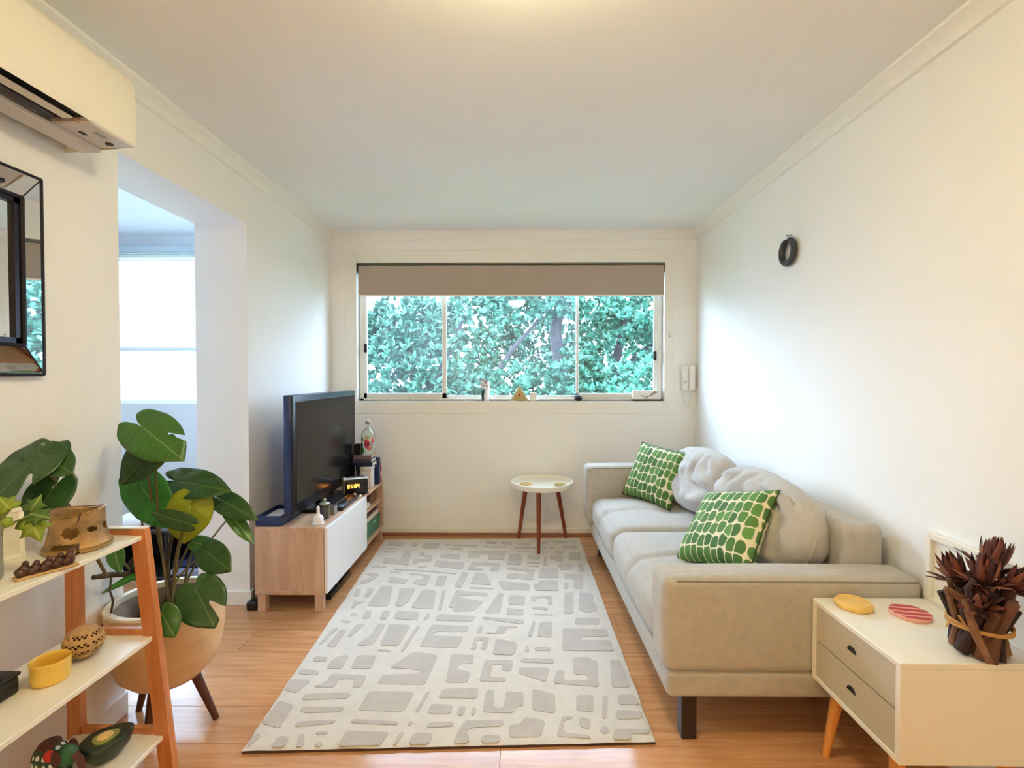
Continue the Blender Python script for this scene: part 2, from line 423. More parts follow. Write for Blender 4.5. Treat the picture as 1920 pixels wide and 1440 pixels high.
# ---- ground outside
m_grass = mat('garden_ground', srgb(120, 132, 96), .9, var=.3, vscale=2)
struct(MB().box(-40, 40, YB+.4, 60, -3.0, -2.9).build('ground', m_grass))

# ================================================================== LAMPS
lp = thing('ceiling_lamp', 'round frosted white dish lamp hanging below the ceiling', 'lamp', (0, 1.0, H))
MB().lathe([(0, 0), (.06, 0), (.06, -.012), (.012, -.02), (.012, -.075), (0, -.075)], (0, 1.0, H)).build('mount', m_trim, lp)
m_glow = mat('lit_frosted_glass', (.9, .85, .75, 1), .5, emit=(*LAMP_COLOR, 1), estr=LAMP_STRENGTH)
MB().lathe([(.125, -.080), (.118, -.11), (.09, -.14), (.05, -.158), (0, -.163), (0, -.159), (.05, -.154), (.088, -.136), (.115, -.109), (.121, -.080), (.125, -.080)], (0, 1.0, H), 40).build('glass_dish', m_glow, lp)
m_bulb = mat('lit_bulb', (.9, .85, .75, 1), .5, emit=(*LAMP_COLOR, 1), estr=LAMP_STRENGTH*3)
MB().lathe([(0, -.075), (.035, -.078), (.062, -.090), (.070, -.105), (.06, -.12), (.03, -.13), (0, -.132)], (0, 1.0, H), 28).build('bulb', m_bulb, lp)
sc = thing('wall_lamp', 'small round warm globe lamp on the left wall near the front', 'lamp', (-1.40, -4.2, 1.86))
m_glow2 = mat('lit_globe', (.9, .85, .75, 1), .5, emit=(1, .85, .46, 1), estr=560)
MB().lathe([(.06*math.sin(math.pi*i/14), -.06*math.cos(math.pi*i/14)) for i in range(15)], (-1.40, -4.2, 1.86), 24).build('globe', m_glow2, sc)
MB().box(XL, XL+.02, -4.25, -4.15, 1.79, 1.89, .005).tube([(XL+.01, -4.2, 1.82), (-1.44, -4.2, 1.79), (-1.40, -4.2, 1.805)], .008).build('bracket', m_alu, sc)

# ================================================================== AIR CONDITIONER
m_ac = mat('air_conditioner_plastic', srgb(236, 230, 216), .4)
m_ac2 = mat('air_conditioner_underside', srgb(214, 206, 200), .45)
m_dark = mat('dark_slot', srgb(30, 30, 30), .6)
ac = thing('air_conditioner', 'white split air conditioner high on the left wall above the mirror', 'air conditioner', (XL, .84, 2.1))
AX, AZ, A0, A1 = -1.30, 2.105, .84, 1.64
b = MB()   # shell: profile in x,z swept along y, open below the louvre
prof = [(XL, 2.36), (-1.38, 2.36), (-1.33, 2.345), (-1.305, 2.31), (AX, 2.25), (AX, AZ+.012), (AX-.006, AZ)]
n = len(prof)
Aa = [b.bm.verts.new((x, A0, z)) for x, z in prof]; Bb = [b.bm.verts.new((x, A1, z)) for x, z in prof]
for i in range(n-1): b.bm.faces.new((Aa[i], Aa[i+1], Bb[i+1], Bb[i]))
ends = prof + [(-1.36, AZ-.006), (XL, 2.085)]
for yy in (A0, A1): b.bm.faces.new([b.bm.verts.new((x, yy, z)) for x, z in ends])
bmesh.ops.remove_doubles(b.bm, verts=b.bm.verts, dist=1e-5)
b.build('casing', m_ac, ac, smooth=50)
b = MB()
b.box(-1.49, -1.42, A0, A1, 2.084, 2.10, .003, 1)                # rear lip of the underside
b.box(-1.43, AX-.004, A1-.17, A1-.004, AZ-.006, AZ+.014, .004, 1)    # end pod with the sensor
b.box(-1.43, AX-.004, A0, A0+.03, AZ-.006, AZ+.012, .004, 1)
b.build('underside', m_ac2, ac)
MB().box(-1.43, AX-.012, A0+.02, A1-.15, 2.13, 2.14).build('air_slot', m_dark, ac)
MB().box(-1.345, AX-.008, A0+.02, A1-.17, AZ+.012, AZ+.02).build('front_gap', m_dark, ac)
MB().box(-1.372, -1.338, A0+.03, A1-.19, AZ-.004, AZ+.002, .003, 1).build('louver', m_ac, ac)
MB().tube([(-1.40, A0+.03, AZ+.004), (-1.40, A1-.205, AZ+.004)], .016, 12).build('rear_louver', mat('brown_grey_louver', srgb(58, 50, 46), .5), ac)
m_sens = mat('sensor_window', srgb(150, 156, 152), .3)
MB().box(-1.352, -1.334, A1-.112, A1-.072, AZ-.0075, AZ-.004, .001, 1).build('sensor', m_sens, ac)
MB().box(-1.394, -1.380, A1-.118, A1-.094, AZ-.0075, AZ-.004, .001, 1).build('indicator', m_dark, ac)
MB().lathe([(.004, 0), (.011, 0), (.011, .004), (.004, .004)], (-1.362, A1-.035, AZ-.009), 14).build('button', m_dark, ac)
MB().tube([(-1.345, A1-.172, AZ), (-1.345, A1-.15, AZ+.006)], .008, 8).build('louver_pivot', mat('peach_plastic', srgb(220, 190, 170), .4), ac)

# ================================================================== MIRROR (square, bevelled mirrored border)
m_mirror = mat('mirror_silver', (.86, .88, .9, 1), .02, 1.0)
m_edge = mat('dark_mirror_edge', srgb(38, 36, 46), .3, .6)
mr = thing('wall_mirror', 'square framed wall mirror with slanted silvery sides, left of the doorway', 'mirror', (XL, .905, 1.33))
MY0, MY1, MZ0, MZ1 = .905, 1.528, 1.328, 1.949
MB().box(XL, XL+.012, MY0+.02, MY1-.02, MZ0+.02, MZ1-.02).build('backing', m_edge, mr)
bw = .088; xo, xi = XL+.022, XL+.05
def quad(p, nm, m):
    b = MB(); f = [b.bm.verts.new(q) for q in p]; g = [b.bm.verts.new((q[0]-.008, q[1], q[2])) for q in p]
    b.bm.faces.new(f); b.bm.faces.new(g[::-1])
    for i in range(4): b.bm.faces.new((f[i], g[i], g[(i+1) % 4], f[(i+1) % 4]))
    return b.build(nm, m, mr, smooth=0)
O = [(MY0, MZ0), (MY1, MZ0), (MY1, MZ1), (MY0, MZ1)]; I = [(MY0+bw, MZ0+bw), (MY1-bw, MZ0+bw), (MY1-bw, MZ1-bw), (MY0+bw, MZ1-bw)]
for k in range(4):
    a, c = O[k], O[(k+1) % 4]; d, e = I[(k+1) % 4], I[k]
    quad([(xo, *a), (xo, *c), (xi, *d), (xi, *e)], 'border_mirror', m_mirror)
b = MB()
for k in range(4):
    for P, rr, xx in ((O, .006, xo-.002), (I, .006, xi)):
        b.tube([(xx, *P[k]), (xx, *P[(k+1) % 4])], rr, 6)
    b.tube([(xo, *O[k]), (xi, *I[k])], .002, 6)
b.build('edging', m_edge, mr)
b = MB(); w_ = .022
b.box(xi-.016, xi-.002, I[0][0], I[1][0], I[0][1], I[0][1]+w_); b.box(xi-.016, xi-.002, I[0][0], I[1][0], I[2][1]-w_, I[2][1])
b.box(xi-.016, xi-.002, I[0][0], I[0][0]+w_, I[0][1], I[2][1]); b.box(xi-.016, xi-.002, I[1][0]-w_, I[1][0], I[0][1], I[2][1])
b.build('inner_frame', m_edge, mr)
MB().box(xi-.022, xi-.012, I[0][0]+.01, I[1][0]-.01, I[0][1]+.01, I[2][1]-.01).build('glass', m_mirror, mr)

# ================================================================== LADDER SHELF AND WHAT STANDS ON IT
m_white = mat('white_lacquer', srgb(240, 235, 222), .35)
m_beech = wood('orange_beech', srgb(190, 114, 62), srgb(214, 140, 86), .4, (14, 14, 1.5))
ls = thing('ladder_shelf', 'three-tier shelf with white boards and orange wood end frames', 'shelf', (-1.27, 1.17, 0))
EY, NY = 1.52, .84
SH = [(.800, -1.425, -1.195), (.476, -1.425, -1.165), (.155, -1.425, -1.135)]
for z, x0, x1 in SH: MB().box(x0, x1, NY+.012, EY-.006, z, z+.015, .002, 1).build('shelf_board', m_white, ls)
for yy in (EY, NY):
    b = MB(); b.prism([(-1.445, 0), (-1.402, 0), (-1.402, .835), (-1.445, .835)], yy-.012, yy+.012, Matrix(((1,0,0,0),(0,0,1,0),(0,1,0,0),(0,0,0,1))))
    b.build('back_post', m_beech, ls)
    b = MB(); b.prism([(-1.142, 0), (-1.096, 0), (-1.186, .835), (-1.232, .835)], yy-.012, yy+.012, Matrix(((1,0,0,0),(0,0,1,0),(0,1,0,0),(0,0,0,1))))
    b.build('front_post', m_beech, ls)
    for z, x0, x1 in SH:
        MB().box(-1.403, x1-.005, yy-.008, yy+.008, z+.015, z+.037 if z < .7 else z+.032, .001, 1).build('crossbar', m_beech, ls)
    MB().box(-1.444, -1.187, yy-.012, yy+.012, .835, .839, .001, 1).build('top_cap', m_white, ls)

# shell lantern: flared bowl, wider at the foot, torn in places
lz = .8152
lc = (-1.300, 1.402)
m_shell = mat('mottled_bark_shell', srgb(162, 126, 80), .45, var=.5, vscale=22, bump=.3, bscale=60)
m_bronze = mat('bronze_rim', srgb(176, 140, 84), .3, .7)
lt = thing('shell_lantern', 'torn mottled brown bark lantern bowl wider at its foot, on the top shelf', 'lantern', (*lc, lz))
b = MB(); holes = [(-62, .48, 18, .14), (-18, .50, 13, .07), (-75, .08, 26, .11), (20, .5, 10, .1), (140, .45, 14, .14)]
NU, NV = 96, 22
def lant(u, v):
    r = .078 - .015*v - .006*math.sin(v*3.1); a = u*2*math.pi
    r += .002*noise.noise(Vector((math.cos(a)*3, math.sin(a)*3, v*4)))
    return Vector((lc[0]+r*math.cos(a), lc[1]+r*math.sin(a), lz+.012+v*(.098 + .006*math.sin(a*2+1))))
b.grid(NU, NV, lant, True)
kill = []
for f in b.bm.faces:
    c = f.calc_center_median(); a = math.degrees(math.atan2(c.y-lc[1], c.x-lc[0])); v = (c.z-lz-.012)/.1
    for ha, hv, hw, hh in holes:
        da = (a-ha+180) % 360-180
        if (da/hw)**2+((v-hv)/hh)**2 < 1 + .5*noise.noise(c*60): kill.append(f); break
bmesh.ops.delete(b.bm, geom=kill, context='FACES')
o = b.build('shell', m_shell, lt); sm = o.modifiers.new('thickness', 'SOLIDIFY'); sm.thickness = .002
MB().lathe([(.0, 0), (.077, 0), (.081, .004), (.081, .012), (.076, .015), (.0, .006)], (*lc, lz), 48).build('foot_ring', m_bronze, lt)
b = MB(); b.tube([(lc[0]+.063*math.cos(a), lc[1]+.063*math.sin(a), lz+.112+.005*math.sin(a*2+1)) for a in [k*2*math.pi/40 for k in range(41)]], .002, 6, False)
b.build('top_ring', m_bronze, lt)
m_tw = mat('dark_twig', srgb(92, 58, 34), .6)
for a in (-60, -48): 
    b = MB(); ar = math.radians(a); b.tube([(lc[0]+.082*math.cos(ar), lc[1]+.082*math.sin(ar), lz+.014), (lc[0]+.079*math.cos(ar), lc[1]+.079*math.sin(ar), lz+.032)], .003, 6); b.build('stitch', m_tw, lt)
b = MB()
ar = math.radians(-42); b.tube([(lc[0]+.065*math.cos(ar), lc[1]+.065*math.sin(ar), lz+.116), (lc[0]+.070*math.cos(ar-.1), lc[1]+.070*math.sin(ar-.1), lz+.09)], .002, 6)
b.build('stitch', m_tw, lt)

# ivy cutting in a frosted glass
vc = (-1.325, 1.160); iv = thing('ivy_vase', 'ivy cutting with yellow-green leaves in a frosted glass vase of pebbles', 'vase', (*vc, lz))
m_frost = mat('frosted_glass', srgb(214, 214, 196), .35, trans=.55, var=.1, vscale=20)
MB().lathe([(0, 0), (.040, 0), (.043, .008), (.042, .11), (.044, .135), (.041, .135), (.039, .11), (.039, .010), (0, .008)], (*vc, lz), 32).build('glass', m_frost, iv)
m_peb = mat('pale_pebble', srgb(206, 212, 190), .4); m_peb2 = mat('teal_pebble', srgb(150, 190, 178), .35)
for k in range(9):
    a = R.random()*6.28; rr = .024*math.sqrt(R.random()); s = .0095+.003*R.random()
    MB().lathe([(s*math.sin(math.pi*i/7), -s*.8*math.cos(math.pi*i/7)) for i in range(8)], (vc[0]+rr*math.cos(a), vc[1]+rr*math.sin(a), lz+.018+.009*(k//3)+.01), 10).build('pebble', (m_peb, m_peb2)[k % 2], iv)
m_ivy = leaf_mat('ivy_leaf', srgb(150, 172, 60), srgb(200, 210, 110), .3); m_ivy2 = leaf_mat('ivy_leaf_dark', srgb(86, 122, 52), srgb(150, 170, 90), .2)
def ivy_leaf(basep, tip, wdt, nrm, m):
    B = Vector(basep); Tp = Vector(tip); L = (Tp-B).length; y = (Tp-B)/L; z = Vector(nrm); z = (z-y*z.dot(y)).normalized(); x = y.cross(z)
    out = [(0, .02), (.30, -.12), (.52, .10), (.34, .30), (.50, .52), (.24, .58), (0, 1.0), (-.24, .58), (-.50, .52), (-.34, .30), (-.52, .10), (-.30, -.12)]
    b = MB(); c = b.bm.verts.new((0, .35*L, .06*L)); v = [b.bm.verts.new((px*wdt, py*L, -.10*L*abs(px)*2)) for px, py in out]
    for i in range(len(v)): b.bm.faces.new((c, v[i], v[(i+1) % len(v)]))
    bmesh.ops.subdivide_edges(b.bm, edges=b.bm.edges, cuts=1, smooth=.6)
    o = b.build('leaf', m, local=True, smooth=60); o.parent = iv
    o.matrix_local = Matrix.Translation(-Vector((*vc, lz))) @ Matrix(((x.x, y.x, z.x, B.x), (x.y, y.y, z.y, B.y), (x.z, y.z, z.z, B.z), (0, 0, 0, 1)))
    s_ = o.modifiers.new('thickness', 'SOLIDIFY'); s_.thickness = .001
V3 = Vector
for bp, tp, wd, nr, mm in (((-1.262, 1.225, .955), (-1.222, 1.215, .895), .068, (.5, -.8, .3), m_ivy), ((-1.27, 1.23, .965), (-1.205, 1.225, .955), .055, (.3, -.7, .6), m_ivy2),
      ((-1.268, 1.232, .97), (-1.25, 1.245, 1.012), .05, (.4, -.9, .2), m_ivy2), ((-1.30, 1.19, .97), (-1.33, 1.16, .91), .066, (.3, -.9, .3), m_ivy), ((-1.285, 1.20, .985), (-1.32, 1.20, 1.02), .05, (.3, -.8, .4), m_ivy)):
    ivy_leaf(bp, tp, wd, nr, mm)
b = MB(); b.tube([(vc[0], vc[1], lz+.02), (vc[0]+.01, vc[1]+.01, .93), (-1.262, 1.225, .962)], .003, 6); b.tube([(vc[0]+.005, vc[1], .90), (-1.30, 1.19, .972)], .0025, 6); b.tube([(vc[0]+.01, vc[1]+.01, .93), (-1.285, 1.20, .985)], .0025, 6)
b.build('stem', mat('green_stem', srgb(96, 112, 52), .5), iv)

# small white frame behind the ivy
b = thing('photo_frame', 'small white rectangular frame standing behind the ivy vase', 'frame', (-1.405, 1.33, lz))
Mf = T(-1.405, 1.285, lz) @ RZ(60) @ RX(-6)
q = MB(); q.box(-.05, .05, 0, .012, 0, .012, .002, 1, Mf); q.box(-.05, .05, 0, .012, .128, .14, .002, 1, Mf); q.box(-.05, -.038, 0, .012, .012, .128, .002, 1, Mf); q.box(.038, .05, 0, .012, .012, .128, .002, 1, Mf)
q.build('surround', m_white, b); MB().box(-.04, .04, .004, .009, .01, .13, 0, 1, Mf).build('picture', mat('pale_print', srgb(222, 216, 200), .6, var=.08, vscale=30), b)

# carved wooden group on a slab
cf = thing('carved_figures', 'dark brown carved row of crouching figures on a thin slab, top shelf', 'carving', (-1.228, 1.203, lz))
Mc = T(-1.216, 1.222, lz) @ RZ(60) @ Matrix.Diagonal((.86, 1, 1.1, 1))
m_carv = mat('dark_carved_wood', srgb(70, 34, 26), .4, var=.3, vscale=40, bump=.4, bscale=120)
MB().box(-.072, .072, -.016, .016, 0, .006, .003, 2, Mc).build('slab', mat('tan_slab', srgb(196, 158, 104), .5), cf)
def blob(b, M, sx, sy, sz, n=12):
    b.lathe([(math.sin(math.pi*i/n), -math.cos(math.pi*i/n)) for i in range(n+1)], (0, 0, 0), n+4, M @ Matrix.Diagonal((sx, sy, sz, 1)))
for k, (x, h) in enumerate(((-.052, .026), (-.028, .022), (.0, .025), (.026, .026), (.052, .032))):
    b = MB(); blob(b, Mc @ T(x, 0, .006+h*.45), .014, .012, h*.5); blob(b, Mc @ T(x+.006, .002, .006+h*.95), .008, .008, .0085)
    blob(b, Mc @ T(x-.008, -.006, .006+h*.3), .011, .007, .009); blob(b, Mc @ T(x-.006, .008, .006+h*.35), .012, .006, .008)
    b.tube([Mc @ V3((x+.006, .008, .006+h*.8)), Mc @ V3((x+.016, .006, .006+h*.5)), Mc @ V3((x+.024, .002, .006+h*.75))], .0035, 7)
    b.build('figure', m_carv, cf)

# second tier
z2 = .4912
wb = thing('woven_ball', 'beige crocheted lace ball with many small holes, second shelf tier', 'ball', (-1.282, 1.398, z2))
bc = V3((-1.282, 1.395, z2+.0465)); b = MB(); b.lathe([(math.sin(math.pi*i/24)*.050, -math.cos(math.pi*i/24)*.046) for i in range(25)], bc, 44)
kill = []
for f in b.bm.faces:
    d = (f.calc_center_median()-bc).normalized(); th = math.atan2(d.y, d.x)*4.8/math.pi*2; ph = math.asin(max(-1, min(1, d.z)))*6
    if abs(d.z) < .86 and ((th+(.5 if int(ph+20) % 2 else 0)) % 1 < .42) and (ph % 1) < .55: kill.append(f)
bmesh.ops.delete(b.bm, geom=kill, context='FACES')
m_jute = mat('tan_crochet', srgb(186, 150, 104), .85, var=.2, vscale=60, bump=.8, bscale=300)
o = b.build('crochet', m_jute, wb); s_ = o.modifiers.new('thickness', 'SOLIDIFY'); s_.thickness = .004; s_ = o.modifiers.new('smooth', 'SUBSURF'); s_.levels = 1; s_.render_levels = 1
b = MB(); b.lathe([(math.sin(math.pi*i/16)*.043, -math.cos(math.pi*i/16)*.039) for i in range(17)], bc, 28); b.build('core', mat('dark_core', srgb(96, 62, 38), .9), wb)
rc = (-1.276, 1.287); rk = thing('ramekin', 'glossy yellow ceramic ramekin bowl on the second shelf tier', 'bowl', (*rc, z2))
MB().lathe([(0, 0), (.036, 0), (.040, .003), (.043, .02), (.0435, .05), (.0445, .058), (.043, .061), (.041, .058), (.040, .05), (.039, .012), (.035, .008), (0, .007)], (*rc, z2), 48).build('bowl', mat('yellow_glaze', srgb(232, 192, 84), .25, var=.06, vscale=15, coat=.4), rk)
bk = thing('black_box', 'black rounded box at the left frame edge of the second tier', 'box', (-1.335, 1.195, z2))
MB().box(-1.37, -1.31, 1.15, 1.24, z2, z2+.045, .008, 3).build('body', m_black, bk); MB().box(-1.372, -1.308, 1.148, 1.242, z2+.045, z2+.055, .004, 2).build('lid', m_black, bk)

# bottom tier
z3 = .1702
ad = thing('avocado_dish', 'dark green avocado-half shaped dish with cream stone, bottom tier', 'dish', (-1.243, 1.418, z3))
Ma = T(-1.243, 1.418, z3+.006) @ RZ(62) @ RX(0) @ Matrix.Diagonal((.78, .95, 1.2, 1))
m_avo = mat('avocado_green', srgb(34, 46, 30), .4, var=.3, vscale=18)
def egg(u, v, r, z):
    a = u*2*math.pi; e = 1 + .28*math.cos(a)
    return Ma @ V3((r*1.28*math.cos(a)*(1+.10*math.cos(a)), r*.86*math.sin(a)*(1-.16*math.cos(a)), z))
pr = [(.001, 0), (.040, .001), (.058, .016), (.066, .036), (.067, .044), (.062, .048), (.034, .046), (.022, .044), (.0005, .044)]
b = MB(); b.grid(40, len(pr), lambda u, v: egg(u, v, *pr[round(v*(len(pr)-1))]), True); b.build('skin', m_avo, ad, smooth=60)
pr2 = [(.034, .046), (.033, .049), (.026, .05), (.001, .05)]
b = MB(); b.grid(32, len(pr2), lambda u, v: egg(u, v, *pr2[round(v*(len(pr2)-1))]), True); b.build('flesh', mat('avocado_yellow_green', srgb(140, 140, 74), .5), ad, smooth=60)
b = MB(); blob(b, Ma @ T(.0, 0, .05), .026, .019, .008, 16); b.build('stone', mat('cream_stone', srgb(222, 190, 130), .5, var=.15, vscale=50), ad)
m_pw = cells_mat('patchwork_cloth', srgb(58, 72, 58), srgb(226, 226, 214), srgb(214, 222, 208), 52, .34, rough=.8, rnd=.1, dim='3D')
m_red = mat('red_felt', srgb(196, 54, 40), .8); m_tan = mat('brown_felt', srgb(78, 38, 30), .8); m_gr = mat('green_felt', srgb(46, 92, 58), .8)
el = thing('patchwork_elephant', 'patchwork stuffed elephant with white diamonds and red patches, bottom tier', 'toy', (-1.325, 1.352, z3))
Me = T(-1.335, 1.345, z3) @ RZ(-5) @ Matrix.Diagonal((.92, .92, 1.05, 1))
def eb(nm, m, *L, par=el):
    b = MB()
    for (x, y, z, sx, sy, sz) in L: blob(b, Me @ T(x, y, z), sx, sy, sz, 14)
    return b.build(nm, m, par, smooth=60)
eb('body', m_pw, (0, 0, .058, .055, .040, .042))
for x, y in ((-.03, -.02), (-.03, .02), (.03, -.02), (.03, .02)): eb('leg', m_pw, (x, y, .022, .014, .014, .024))
eb('head', m_gr, (.056, 0, .066, .028, .026, .028)); 
for y in (-.028, .028): eb('ear', m_tan, (.045, y, .072, .018, .006, .022))
b = MB(); b.tube([Me @ V3(p) for p in ((.078, 0, .07), (.098, 0, .058), (.106, 0, .036), (.098, 0, .018), (.088, 0, .016))], [.011, .010, .008, .007, .006], 10); b.build('trunk', m_tan, el, smooth=60)
eb('red_patch', m_red, (.022, -.026, .078, .016, .012, .016)); eb('saddle', m_tan, (-.005, .0, .094, .028, .03, .010)); eb('red_foot', m_red, (.05, -.03, .02, .012, .010, .018))
wbw = thing('white_bowl', 'small white bowl at the left edge of the bottom tier', 'bowl', (-1.262, 1.185, z3))
MB().lathe([(0, 0), (.018, 0), (.03, .016), (.033, .034), (.031, .034), (.026, .014), (0, .006)], (-1.262, 1.185, z3), 28).build('bowl', m_white, wbw)

# ================================================================== POTTED MONSTERA
pc = V3((-1.345, 1.82, 0)); pm = thing('potted_monstera', 'large leafy monstera in a pale wood bowl planter on three dark legs', 'plant', pc)
m_pot = wood('pale_bent_wood', srgb(220, 178, 128), srgb(230, 192, 146), .4, (3, 3, 9)); m_leg = wood('walnut', srgb(64, 30, 20), srgb(88, 46, 30), .4, (20, 20, 2))
m_cream = mat('cream_rim', srgb(232, 216, 186), .5); m_inner = mat('grey_inner_pot', srgb(150, 134, 122), .6)
MB().lathe([(.0, .150), (.065, .152), (.117, .172), (.158, .215), (.182, .28), (.191, .35), (.192, .45), (.190, .462)], pc, 56).build('planter', m_pot, pm, smooth=60)
MB().lathe([(.190, .462), (.192, .470), (.187, .476), (.167, .476), (.165, .468), (.165, .455)], pc, 56).build('rim', m_cream, pm)
MB().lathe([(.166, .468), (.164, .40), (.152, .36), (.143, .36)], pc, 48).build('inner_pot', m_inner, pm)
b = MB(); b.grid(40, 8, lambda u, v: pc + V3(((.001+.160*v)*math.cos(u*6.2832), (.001+.160*v)*math.sin(u*6.2832), .375+.012*noise.noise(V3((math.cos(u*6.28)*v*4, math.sin(u*6.28)*v*4, 0))))), True)
b.build('soil', mat('dark_soil', srgb(34, 26, 22), .95, bump=1, bscale=60), pm)
for a in (0, -80, 165):
    ar = math.radians(a); d = V3((math.cos(ar), math.sin(ar), 0))
    MB().tube([pc + d*.09 + V3((0, 0, .205)), pc + d*(.185 if a == 0 else .155)], [.019, .011], 14).build('leg', m_leg, pm)
m_lf = {'dark': leaf_mat('monstera_dark', srgb(44, 78, 38), srgb(88, 118, 66), .12), 'mid': leaf_mat('monstera_mid', srgb(62, 110, 48), srgb(128, 156, 90), .18),
        'light': leaf_mat('monstera_light', srgb(64, 142, 62), srgb(120, 176, 92), .35), 'yellow': leaf_mat('monstera_yellow', srgb(158, 168, 44), srgb(190, 196, 90), .35)}
TAB = [(0, 1.0), (5, .95), (12, .89), (22, .83), (40, .745), (60, .66), (80, .575), (100, .52), (122, .475), (142, .43), (157, .35), (168, .21), (176, .07), (180, .02)]
def rad(phi):
    a = abs(phi)
    for (a0, r0), (a1, r1) in zip(TAB, TAB[1:]):
        if a <= a1: return r0 + (r1-r0)*(a-a0)/(a1-a0)
    return .02
def monstera_leaf(B, Tp, wdt, col, slits, k):
    B = V3(B); Tp = V3(Tp); L = (Tp-B).length; y = (Tp-B)/L
    z = V3((.15+.2*math.sin(k*2.1), -.8, .5+.15*math.cos(k*1.7))); z = (z-y*z.dot(y)).normalized(); x = y.cross(z)
    b = MB(); NU, NV = 168, 8; sx = wdt/(1.10*L)
    droop = .12 + .05*math.sin(k*3.3); fold = .10
    def P(u, v):
        phi = (u*360+.0) % 360 - 180; r = rad(phi)
        for sp_, fr, hw in slits:
            d = abs(phi-sp_)/hw
            if d < 1: r = min(r, r*(fr + (1-fr)*max(0, (d-.55)/.45)))
        q = r*L*v; X = q*math.sin(math.radians(phi))*sx; Y = q*math.cos(math.radians(phi))
        wv = .012*L*math.sin(phi*.14+k)*v*v
        return V3((X, Y, -droop*(Y*abs(Y))/L*.8 - droop*X*X/L + fold*abs(X)*.6 + wv))
    b.grid(NU, NV, lambda u, v: P(u, .01+.99*v), True)
    bmesh.ops.remove_doubles(b.bm, verts=b.bm.verts, dist=2e-5)
    o = b.build('leaf', m_lf[col], local=True, smooth=80); o.parent = pm
    o.matrix_local = Matrix.Translation(-pc) @ Matrix(((x.x, y.x, z.x, B.x), (x.y, y.y, z.y, B.y), (x.z, y.z, z.z, B.z), (0, 0, 0, 1)))
    s_ = o.modifiers.new('thickness', 'SOLIDIFY'); s_.thickness = .0012
    return B
LEAVES = [
    ((-1.352, 1.72, 1.136), (-1.17, 1.66, 1.036), 0.165, 'mid', [(-30,.6,4)]),
    ((-1.335, 1.76, 1.070), (-1.42, 1.69, 0.934), 0.128, 'dark', []),
    ((-1.431, 1.8, 0.912), (-1.273, 1.74, 0.765), 0.149, 'light', []),
    ((-1.308, 1.84, 0.914), (-1.089, 1.8, 0.893), 0.117, 'dark', []),
    ((-1.235, 1.80, 0.842), (-1.236, 1.75, 0.702), 0.152, 'yellow', []),
    ((-1.216, 1.74, 0.785), (-1.33, 1.72, 0.83), 0.062, 'dark', []),
    ((-1.147, 1.84, 0.844), (-0.981, 1.78, 0.789), 0.084, 'dark', []),
    ((-1.1, 1.83, 0.786), (-0.99, 1.79, 0.689), 0.052, 'mid', []),
    ((-1.217, 1.8, 0.689), (-1.125, 1.78, 0.678), 0.06, 'mid', []),
    ((-1.149, 1.76, 0.669), (-1.034, 1.71, 0.619), 0.1, 'dark', []),
    ((-1.121, 1.66, 0.569), (-1.027, 1.6, 0.473), 0.149, 'dark', [(-20,.5,9)]),
    ((-1.169, 1.56, 0.536), (-1.121, 1.545, 0.466), 0.086, 'mid', []),
    ((-1.425, 1.765, 0.577), (-1.505, 1.70, 0.541), 0.025, 'light', []),
    ((-1.490, 1.750, 0.682), (-1.440, 1.715, 0.608), 0.055, 'mid', []),
    ((-1.416, 1.406, 1.091), (-1.430, 1.264, 0.983), 0.17, 'dark', [(-30,.55,8)]),
    ((-1.404, 1.401, 1.091), (-1.284, 1.368, 1.045), 0.10, 'dark', []),
    ((-1.418, 1.455, 0.987), (-1.436, 1.377, 0.880), 0.115, 'dark', []),
]
m_stem = mat('brown_green_stem', srgb(104, 92, 56), .6, var=.25, vscale=20)
for k, lf in enumerate(LEAVES):
    B = monstera_leaf(*lf, k)
    st = pc + V3((.05*math.sin(k*1.9), .05*math.cos(k*2.3), .38))
    if k == 12: st = V3((-1.40, 1.80, .60))
    if B.y < 1.48: st = V3((-1.44, 1.66, .62))
    mid = st.lerp(B, .5) + V3((.0, .0, .05)) + (B-st).cross(V3((0, 1, 0)))*.06
    pts = [((1-t)**2)*st + 2*t*(1-t)*mid + t*t*B for t in [i/8 for i in range(9)]]
    b = MB(); b.tube(pts, [.0055-.0025*i/8 for i in range(9)], 8); b.build('stem', m_stem, pm, smooth=60)
b = MB()   # main trunk and its air roots, trailing to the left behind the shelf
b.tube([pc + V3((0, .0, .37)), pc + V3((-.05, .0, .46)), V3((-1.44, 1.79, .575)), V3((-1.475, 1.72, .60)), V3((-1.49, 1.66, .615))], [.014, .013, .012, .010, .008], 10)
b.tube([V3((-1.44, 1.79, .575)), V3((-1.43, 1.75, .63)), V3((-1.40, 1.74, .665))], [.009, .008, .006], 8)
b.tube([V3((-1.475, 1.72, .60)), V3((-1.465, 1.70, .55)), V3((-1.445, 1.69, .52)), V3((-1.45, 1.685, .47)), V3((-1.475, 1.67, .43))], .0035, 7)
b.tube([pc + V3((.02, -.02, .37)), pc + V3((.03, -.03, .50)), pc + V3((.015, -.02, .62)), pc + V3((.03, 0, .75))], [.011, .010, .008, .005], 9)
b.tube([pc + V3((.0, -.03, .40)), pc + V3((.08, -.06, .478)), pc + V3((.15, -.03, .485))], .003, 6)
b.build('trunk', mat('dark_trunk', srgb(62, 50, 34), .7, bump=.5, bscale=90), pm, smooth=60)

